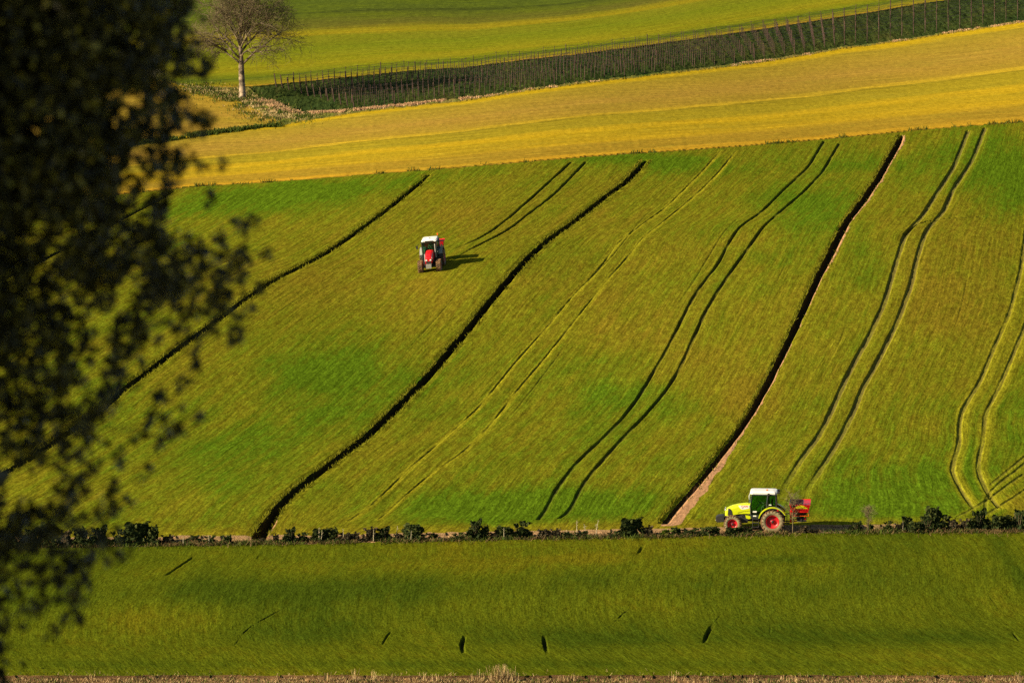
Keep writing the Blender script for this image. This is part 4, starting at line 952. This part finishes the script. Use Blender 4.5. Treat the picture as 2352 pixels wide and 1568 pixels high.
    for s in (1, -1):
        w_ = MB(); w_.prism([(x1 - .06, 1.24), (x1 - .03, 1.8), (x1 - .13, zt - .05), (.38, zt - .05), (.44, 2.0), (.46, 1.24)], s * (yw - .03), s * (yw - .018)); w_.build('window', M['glass'], cab)
        w_ = MB(); w_.prism([(.34, 1.58), (.36, 2.0), (.30, zt - .05), (x0 + .08, zt - .05), (x0 + .06, 1.86), (.15, 1.82)], s * (yw - .02), s * (yw - .008)); w_.build('window', M['glass'], cab)
    w_ = MB(); w_.add([(x1 + .02, -yw + .14, 1.66), (x1 + .02, yw - .14, 1.66), (x1 - .10, yw - .06, zt - .04), (x1 - .10, -yw + .06, zt - .04), (x1 + .008, -yw + .14, 1.66), (x1 + .008, yw - .14, 1.66), (x1 - .112, yw - .06, zt - .04), (x1 - .112, -yw + .06, zt - .04)],
                         [(0, 1, 2, 3), (7, 6, 5, 4), (0, 4, 5, 1), (1, 5, 6, 2), (2, 6, 7, 3), (3, 7, 4, 0)]); w_.build('windscreen', M['glass'], cab)
    w_ = MB(); w_.box((x0 + .03, 0, 2.2), (.012, 2 * yw - .16, .76)); w_.build('window', M['glass'], cab)
    se = MB(); se.box((.28, 0, 1.60), (.46, .46, .12)); se.box((.06, 0, 1.92), (.12, .44, .60)); se.build('seat', M['dark'], cab, bevel=.03)
    sw = MB(); pts = [(.18 * math.cos(a * math.pi / 8), .18 * math.sin(a * math.pi / 8), 0) for a in range(17)]; sw.tube(pts, .014, 6, False); sw.tube([(-.17, 0, 0), (.17, 0, 0)], .012, 5); sw.tube([(0, 0, 0), (0, 0, -.5)], .035, 6)
    swo = sw.build('steering_wheel', M['dark'], cab); swo.location = (.86, 0, 1.96); swo.rotation_euler = (0, R(-35), 0)
    # roof
    r_ = MB(); vs = []; fs = []
    for (dx0, dx1, dy, z_) in ((-.04, .02, -.02, 2.62), (.0, .05, .0, 2.66), (.0, .04, .0, 2.76), (-.06, -.03, -.08, 2.84), (-.30, -.20, -.30, 2.87)):
        a0, a1, b_ = x0 - .04 - dx0, x1 + dx1, yw + dy
        q_ = .16
        vs += [(a0 + q_, -b_, z_), (a1 - q_, -b_, z_), (a1, -b_ + q_, z_), (a1, b_ - q_, z_), (a1 - q_, b_, z_), (a0 + q_, b_, z_), (a0, b_ - q_, z_), (a0, -b_ + q_, z_)]
    for i in range(4):
        for k in range(8): fs.append((i * 8 + k, i * 8 + (k + 1) % 8, (i + 1) * 8 + (k + 1) % 8, (i + 1) * 8 + k))
    fs += [tuple(range(7, -1, -1)), tuple(range(32, 40))]
    r_.add(vs, fs); roof = r_.build('roof', M['white'], root)
    if p['kind'] == 'red': roof.scale = (.90, .94, .95); roof.location = (.05, 0, .11)
    if p['kind'] == 'yellow':
        b_ = MB(); b_.lathe([(.06, 0), (.065, .05), (.055, .12), (.001, .14)], 12); bo = b_.build('beacon', M['orange'], roof); bo.location = (.40, .45, 2.82); bo.rotation_euler = (R(90), 0, 0)
        for (x_, y_, z_) in ((.28, .88, 2.66), (x0 - .12, .5, 2.74), (x0 - .12, -.5, 2.74)):
            k_ = MB(); k_.box((x_, y_, z_), (.16, .14, .15)); k_.build('work_light', M['dark'], roof, bevel=.02)
    else:
        k_ = MB(); k_.lathe([(.16, 0), (.15, .07), (.08, .12), (.001, .13)], 14); ko = k_.build('vent_dome', M['white'], roof); ko.location = (.9, -.1, 2.86); ko.rotation_euler = (R(90), 0, 0)
        k_ = MB(); k_.box((x1 + .068, 0, 2.715), (.03, .80, .10)); k_.build('roof_vent', M['dark'], roof)
        for s in (1, -1):
            k_ = MB(); k_.box((x1 + .055, s * .60, 2.72), (.03, .14, .09)); k_.build('work_light', M['lamp'], roof)
        b_ = MB(); b_.lathe([(.07, .0), (.075, .08), (.06, .18), (.001, .20)], 12); bo = b_.build('beacon', M['orange'], roof); bo.location = (.45, .78, 3.06); bo.rotation_euler = (R(90), 0, 0)
        s_ = MB(); s_.tube([(.45, .80, 2.62), (.45, .78, 3.07)], .02, 6); s_.build('beacon_stalk', M['dark'], roof)
    # fenders, wheels, steps, mirrors, exhaust
    wr, wf = p['wr'], p['wf']
    for s in (1, -1):
        arc_fender(root, 0, s * .80, wr + .13, .50, 14 if p['kind'] == 'yellow' else 30, 150, fm).location.z = wr
        ft = arc_fender(root, 0, s * .80, wr + .08, .46, 16, 150, M['dark'], .045); ft.name = 'fender_liner'; ft.location.z = wr
        wheel(root, 0, s * .86, wr, .52, s, rimm, 1 if s > 0 else 2)
        wheel(root, 2.71, s * .84, wf, .42, s, rimm, 3 if s > 0 else 4, steer=p.get('steer', 0))
        st = MB()
        for z_ in (.42, .70, .98): st.box((1.15, s * .86, z_), (.42, .20, .03))
        for x_ in (.95, 1.36): st.tube([(x_, s * .94, .40), (x_, s * .84, 1.06)], .018, 5)
        st.build('steps', M['dark'], root)
        mi = MB(); mi.tube([(x1 - .05, s * .74, 2.45), (x1 + .10, s * 1.10, 2.48), (x1 + .10, s * 1.12, 2.35)], .014, 5); mi.box((x1 + .10, s * 1.13, 2.22), (.06, .17, .28)); mi.build('mirror', M['dark'], root)
        la = MB(); la.box((-.35, s * .95, 1.60), (.10, .16, .10)); la.build('tail_lamp', M['redp'], root, bevel=.01)
    e = MB()
    if p['kind'] == 'yellow': e.tube([(1.62, -.50, 1.3), (1.62, -.50, 2.35), (1.58, -.50, 2.5)], [.06, .055, .04], 8)
    else: e.tube([(1.62, .52, 1.2), (1.62, .52, 2.3), (1.58, .52, 2.45)], [.06, .055, .04], 8)
    e.build('exhaust', M['gray'], root)
    if p['kind'] == 'yellow':
        t_ = MB(); t_.prism([(1.45, 1.10), (1.85, 1.16), (1.80, .98), (1.62, .92), (1.45, .98)], .40, .66); t_.build('side_panel', M['lime'], root)
        t_ = MB(); t_.box((1.22, .745, 1.45), (.26, .012, .10)); t_.box((1.22, .745, 1.16), (.22, .012, .08)); t_.box((.18, .80, 1.94), (.16, .012, .06)); t_.build('door_sticker', M['white'], cab)
    return root
def spreader(mat4, label, panel):
    root = empty('fertiliser_spreader'); root.matrix_world = mat4; tag(root, label, 'spreader')
    h = MB(); vs = []; fs = []
    lv = [(-1.26, -2.40, 1.09, 1.50), (-1.20, -2.46, 1.13, 1.76), (-1.14, -2.54, 1.20, 2.02)]
    for (a, b_, y_, z_) in lv: vs += [(a, -y_, z_), (a, y_, z_), (b_, y_, z_), (b_, -y_, z_)]
    for i in range(2):
        for k in range(4): fs.append((i * 4 + k, i * 4 + (k + 1) % 4, (i + 1) * 4 + (k + 1) % 4, (i + 1) * 4 + k))
    fs += [(3, 2, 1, 0), (8, 9, 10, 11)]; h.add(vs, fs); hop = h.build('hopper', M['redp'], root)
    fu = MB()
    for s in (1, -1): fu.add([(-1.30, s * .08, 1.497), (-1.30, s * 1.0, 1.497), (-2.36, s * 1.0, 1.497), (-2.36, s * .08, 1.497), (-1.7, s * .35, 1.12), (-1.7, s * .6, 1.12), (-2.1, s * .6, 1.12), (-2.1, s * .35, 1.12)], [(0, 1, 2, 3), (7, 6, 5, 4), (0, 4, 5, 1), (1, 5, 6, 2), (2, 6, 7, 3), (3, 7, 4, 0)])
    fu.build('funnel', M['dark'], hop)
    rim = MB(); rim.tube([(-1.14, -1.20, 2.03), (-1.14, 1.20, 2.03), (-2.54, 1.20, 2.03), (-2.54, -1.20, 2.03), (-1.14, -1.20, 2.03)], .025, 6, False); rim.build('hopper_rim', M['redp'], hop)
    cv = MB(); cv.box((-1.60, 0, 2.035), (.84, 2.3, .03)); cv.build('cover', M['maroon'], hop)
    for s in (1, -1):
        if panel:
            pts = [(-1.35, 1.775)] + [(-1.42 - .98 * k / 10, 1.77 + .24 * math.sin(math.pi * k / 10)) for k in range(11)] + [(-2.40, 1.775)]
            y_ = MB(); vs_ = [(x_, s * (1.125 + (z_ - 1.76) * .308 + .008), z_) for x_, z_ in pts]; y_.add(vs_ + [(a, b2 + s * .008, c2) for a, b2, c2 in vs_], [tuple(range(len(pts))), tuple(range(2 * len(pts) - 1, len(pts) - 1, -1))] + [(i, i + len(pts), (i + 1) % len(pts) + len(pts), (i + 1) % len(pts)) for i in range(len(pts))]); y_.build('panel', M['yel'], hop)
            y_ = MB(); pt2 = [(-1.26, 1.80), (-1.60, 1.93), (-1.98, 1.99), (-1.24, 1.99)]
            vs_ = [(x_, s * (1.125 + (z_ - 1.76) * .308 + .006), z_) for x_, z_ in pt2]; y_.add(vs_ + [(a, b2 + s * .004, c2) for a, b2, c2 in vs_], [(0, 1, 2, 3), (7, 6, 5, 4)] + [(i, i + 4, (i + 1) % 4 + 4, (i + 1) % 4) for i in range(4)]); y_.build('panel', M['maroon'], hop)
    f = MB()
    for s in (1, -1):
        f.box((-1.22, s * .42, 1.12), (.12, .10, .86)); f.tube([(-1.22, s * .42, .74), (-2.2, s * .42, .86)], .04, 6); f.tube([(-2.2, s * .42, .86), (-2.3, s * .9, 1.5)], .03, 6); f.tube([(-1.3, s * .42, 1.1), (-1.7, s * .9, 1.5)], .03, 6)
    f.tube([(-1.22, -.5, 1.5), (-1.22, .5, 1.5)], .05, 6); f.tube([(-1.22, -.5, .78), (-1.22, .5, .78)], .05, 6); f.tube([(-1.15, 0, 1.5), (-1.15, 0, 1.2)], .04, 6); f.build('frame', M['redp'], root)
    d = MB()
    for s in (1, -1):
        d.lathe([(.001, -.02), (.36, -.02), (.38, .02), (.001, .03)], 18, c=(0, 0, 0)) if False else None
        d.tube([(-1.95, s * .45, .80), (-1.95, s * .45, .84)], .36, 18); d.tube([(-1.95, s * .45, .82), (-1.95, s * .45, 1.2)], .06, 8); d.box((-1.95, s * .45, .87), (.6, .05, .07)); d.box((-1.95, s * .45, .87), (.05, .6, .07))
    d.box((-1.85, 0, 1.05), (.5, .8, .22)); d.box((-1.6, .5, 1.25), (.4, .3, .3)); d.box((-1.6, -.5, 1.25), (.4, .3, .3)); d.build('spinning_disc', M['dark'], root)
    g_ = MB(); g_.tube([(-1.35, 1.05, 1.24), (-2.45, 1.05, 1.26)], .02, 5); g_.tube([(-1.35, -1.05, 1.24), (-2.45, -1.05, 1.26)], .02, 5); g_.tube([(-2.45, -1.05, 1.26), (-2.45, 1.05, 1.26)], .02, 5); g_.tube([(-1.35, 1.05, 1.24), (-1.35, 1.0, 1.52)], .015, 5); g_.tube([(-2.44, 1.05, 1.26), (-2.40, 1.0, 1.52)], .015, 5)
    g_.build('guard_rail', M['orange'], root)
    return root
YS = [(1.48, .37, 1.24, 1.93), (1.9, .37, 1.24, 1.92), (2.3, .365, 1.22, 1.87), (2.70, .36, 1.14, 1.78), (2.98, .35, 1.08, 1.66), (3.16, .33, 1.08, 1.54), (3.25, .28, 1.10, 1.40)]
RS = [(1.48, .37, 1.20, 1.90), (2.0, .36, 1.18, 1.88), (2.6, .34, 1.06, 1.80), (3.0, .32, 1.00, 1.70), (3.16, .30, .98, 1.58), (3.22, .28, .98, 1.45)]
a0 = hit(1777, 1223.5)[0]; ya = R(5)
my = ground_frame(a0[0], a0[1] + .9, -math.cos(ya), math.sin(ya))
tractor('tractor', my, 'lime yellow tractor with white cab roof and red wheel rims on the dirt track', dict(kind='yellow', hood=M['lime'], rim=M['redrim'], fender=M['lime'], hw=.37, sec=YS, wr=.81, wf=.60))
spreader(my.copy(), 'red and yellow fertiliser spreader mounted behind the lime yellow tractor', True)
seated_person('person', my @ Matrix.Translation((.26, 0, 1.60)), 'person in dark clothes seated driving the lime yellow tractor', M['cloth'])
b0 = hit(996, 612)[0]; yb2 = R(5)
mr = ground_frame(b0[0], b0[1], -math.sin(yb2), -math.cos(yb2))
tractor('tractor', mr, 'red tractor with white cab roof driving down the green slope', dict(kind='red', hood=M['redp'], rim=M['redrim'], fender=M['gray'], hw=.33, sec=RS, wr=.85, wf=.62))
spreader(mr @ Matrix.Diagonal((1, .82, 1, 1)), 'red spreader hopper mounted behind the red tractor on the slope', False)
seated_person('person', mr @ Matrix.Translation((.26, 0, 1.60)), 'person in dark clothes seated driving the red tractor', M['cloth'])

# ================================================================== NEAR TREE (out of focus, left edge)
NTX, NTY = -9.6, 30.5
root = empty('leafy_tree', (NTX, NTY, gz(NTX, NTY))); tag(root, 'large dark leafy tree, out of focus, filling the left edge of the photo', 'tree')
gz0 = gz(NTX, NTY)
EDGE = [(-500, 330), (-200, 430), (0, 440), (100, 430), (160, 445), (210, 430), (330, 432), (420, 430), (470, 425), (520, 450), (560, 505), (600, 560), (650, 585), (700, 560), (760, 540), (830, 450), (900, 420), (960, 400), (1010, 425), (1040, 330), (1100, 300), (1170, 240), (1240, 270), (1310, 250), (1380, 190), (1440, 190), (1500, 150), (1560, 90), (1640, 0), (1760, -200)]
ez = np.array([e[0] for e in EDGE]); exx = np.array([e[1] for e in EDGE])
def outline_x(z):       # right-hand outline of the crown (m) at height z
    py = H0 / 2 - F * np.tan(np.arctan((z - CAMZ) / 30.5) - PITCH)
    return (np.interp(py, ez, exx) - W0 / 2) / F * 30.6, py
r = np.random.default_rng(17)
n = 60000
q = r.uniform(-1, 1, (n, 3)); q = q[(q ** 2).sum(1) < 1]
C = q * np.array([7.6, 4.2, 6.6]) + np.array([NTX - .5, NTY + .6, 43.6]); C = C[C[:, 0] < -4.6]
nv_ = 62000; Cv = np.stack([r.uniform(-4.6, -1.9, nv_), NTY + .6 + r.normal(0, 1.0, nv_).clip(-1.3, 2.6), r.uniform(37.6, 46.5, nv_)], 1)
C = np.concatenate([C, Cv])
ox, py = outline_x(C[:, 2])
inx = ox - C[:, 0]                                       # metres inside the outline
vis = C[:, 0] > -4.3
hole = fbm(C[:, 0] * 6.5 + C[:, 1] * .3, C[:, 2] * 6.5, 5, 2) * .95 + .10 * fbm(C[:, 0] * 2.2, C[:, 2] * 2.2, 15, 2)
low = np.clip((py - 450) / 700, 0, 1)
thr = np.interp(inx, [0, .12, .35, .8, 1.4, 2.0], [.20, .06, -.02, -.08, -.16, -.34]) - .16 * np.clip((520 - py) / 60, 0, 1) * (inx > .08) + .15 * low - .09 * np.clip((py - 1150) / 200, 0, 1) + .06 * np.clip((py - 1000) / 150, 0, 1)
keep = (inx > 0) & (hole > thr)
pd = np.where(vis, np.interp(inx, [0, .3, 1.0], [.30, .55, 1.0]) * np.interp(py, [0, 430, 540, 900, 1100, 1300, 1450], [1.0, .95, .46, .40, .36, .46, .60]), .4)
keep &= r.uniform(0, 1, len(C)) < pd
# the side towards the sun and the lens stays thin in the part that shows, so it stands in its own shade
keep &= ~(vis & (C[:, 1] < NTY - .8) & (r.uniform(0, 1, len(C)) < .75))
# lone tufts and spurs outside the mass
ex_t = []
for (px_, py_) in ((1060 / 2.24, 655 / 2.24), (484, 400), (452, 397), (545, 545), (555, 525), (600, 610), (540, 790), (525, 775), (585, 685), (430, 850), (440, 855), (405, 915), (425, 1000), (395, 985), (310, 1115), (235, 1110), (470, 470), (455, 180), (450, 150), (465, 160), (440, 290), (452, 300), (560, 735), (520, 800), (500, 560), (530, 600), (240, 1195), (250, 1310), (150, 1450), (380, 1010), (350, 1040), (300, 1030), (330, 970), (445, 640), (470, 700)):
    x_ = (px_ - W0 / 2) / F * 30.6; z_ = CAMZ + 30.5 * math.tan(math.atan((H0 / 2 - py_) / F) + PITCH)
    for _ in range(3): ex_t.append((x_ + r.normal(0, .018), NTY + .6 + r.normal(0, .25), z_ + r.normal(0, .018)))
C = np.concatenate([C[keep], np.array(ex_t)]); vis = C[:, 0] > -4.3
per = 9; rad = np.where(vis, .036, .16); sz = np.where(vis, .036, .13)
Lc = np.repeat(C, per, 0); rr3 = r.normal(size=Lc.shape); rr3 *= (np.repeat(rad, per)[:, None] * .62)
Lp = Lc + rr3
P, Q = leaves_np(Lp, np.repeat(sz, per), r, 1.7)
P[:, 0] -= NTX; P[:, 1] -= NTY; P[:, 2] -= gz0
fo = mesh_np('foliage', P, Q, M['near_leaf'], root, smooth=False); set_lc(fo, np.clip(r.normal(.42, .27, len(Q)), 0, 1))
print('near tree tufts', len(C), 'leaves', len(Q), 'visible', int(vis.sum()))
tk = MB(); tk.tube([(0, 0, -.5), (0, 0, 0), (.05, 0, 1.5), (0, .1, 4), (.15, 0, 7), (.1, 0, 11)], [.5, .38, .30, .24, .16, .05], 12); tk.build('trunk', M['bark_dark'], root, smooth=True)
br = MB(); rq = random.Random(8)
cv_ = C[vis]; sel = r.choice(len(cv_), 150, replace=False)
mains = []
for k in range(16):
    z0 = 2.6 + k * .42; a = rq.uniform(-.5, .5) if k % 3 else rq.uniform(-3.1, 3.1); L = rq.uniform(4.2, 6.2)
    p0 = Vector((.05, .03, z0)); p1 = p0 + Vector((math.cos(a) * L * .5, math.sin(a) * L * .35, L * rq.uniform(.0, .25))); p2 = p0 + Vector((math.cos(a) * L, math.sin(a) * L * .45 + .4, L * rq.uniform(-.15, .35)))
    br.tube([p0, p1, p2], [.09, .05, .018], 6); mains.append((p0, p1, p2))
for i in sel:
    t = Vector(cv_[i]) - Vector((NTX, NTY, gz0)); best = min((m_[1].lerp(m_[2], f_) for m_ in mains for f_ in (.2, .5, .8, 1)), key=lambda v: (v - t).length)
    mid = best.lerp(t, .55) + Vector((rq.gauss(0, .08), rq.gauss(0, .08), rq.uniform(0, .15))); br.tube([best, mid, t], [.012, .007, .003], 4, False)
br.build('branches', M['bark_dark'], root)
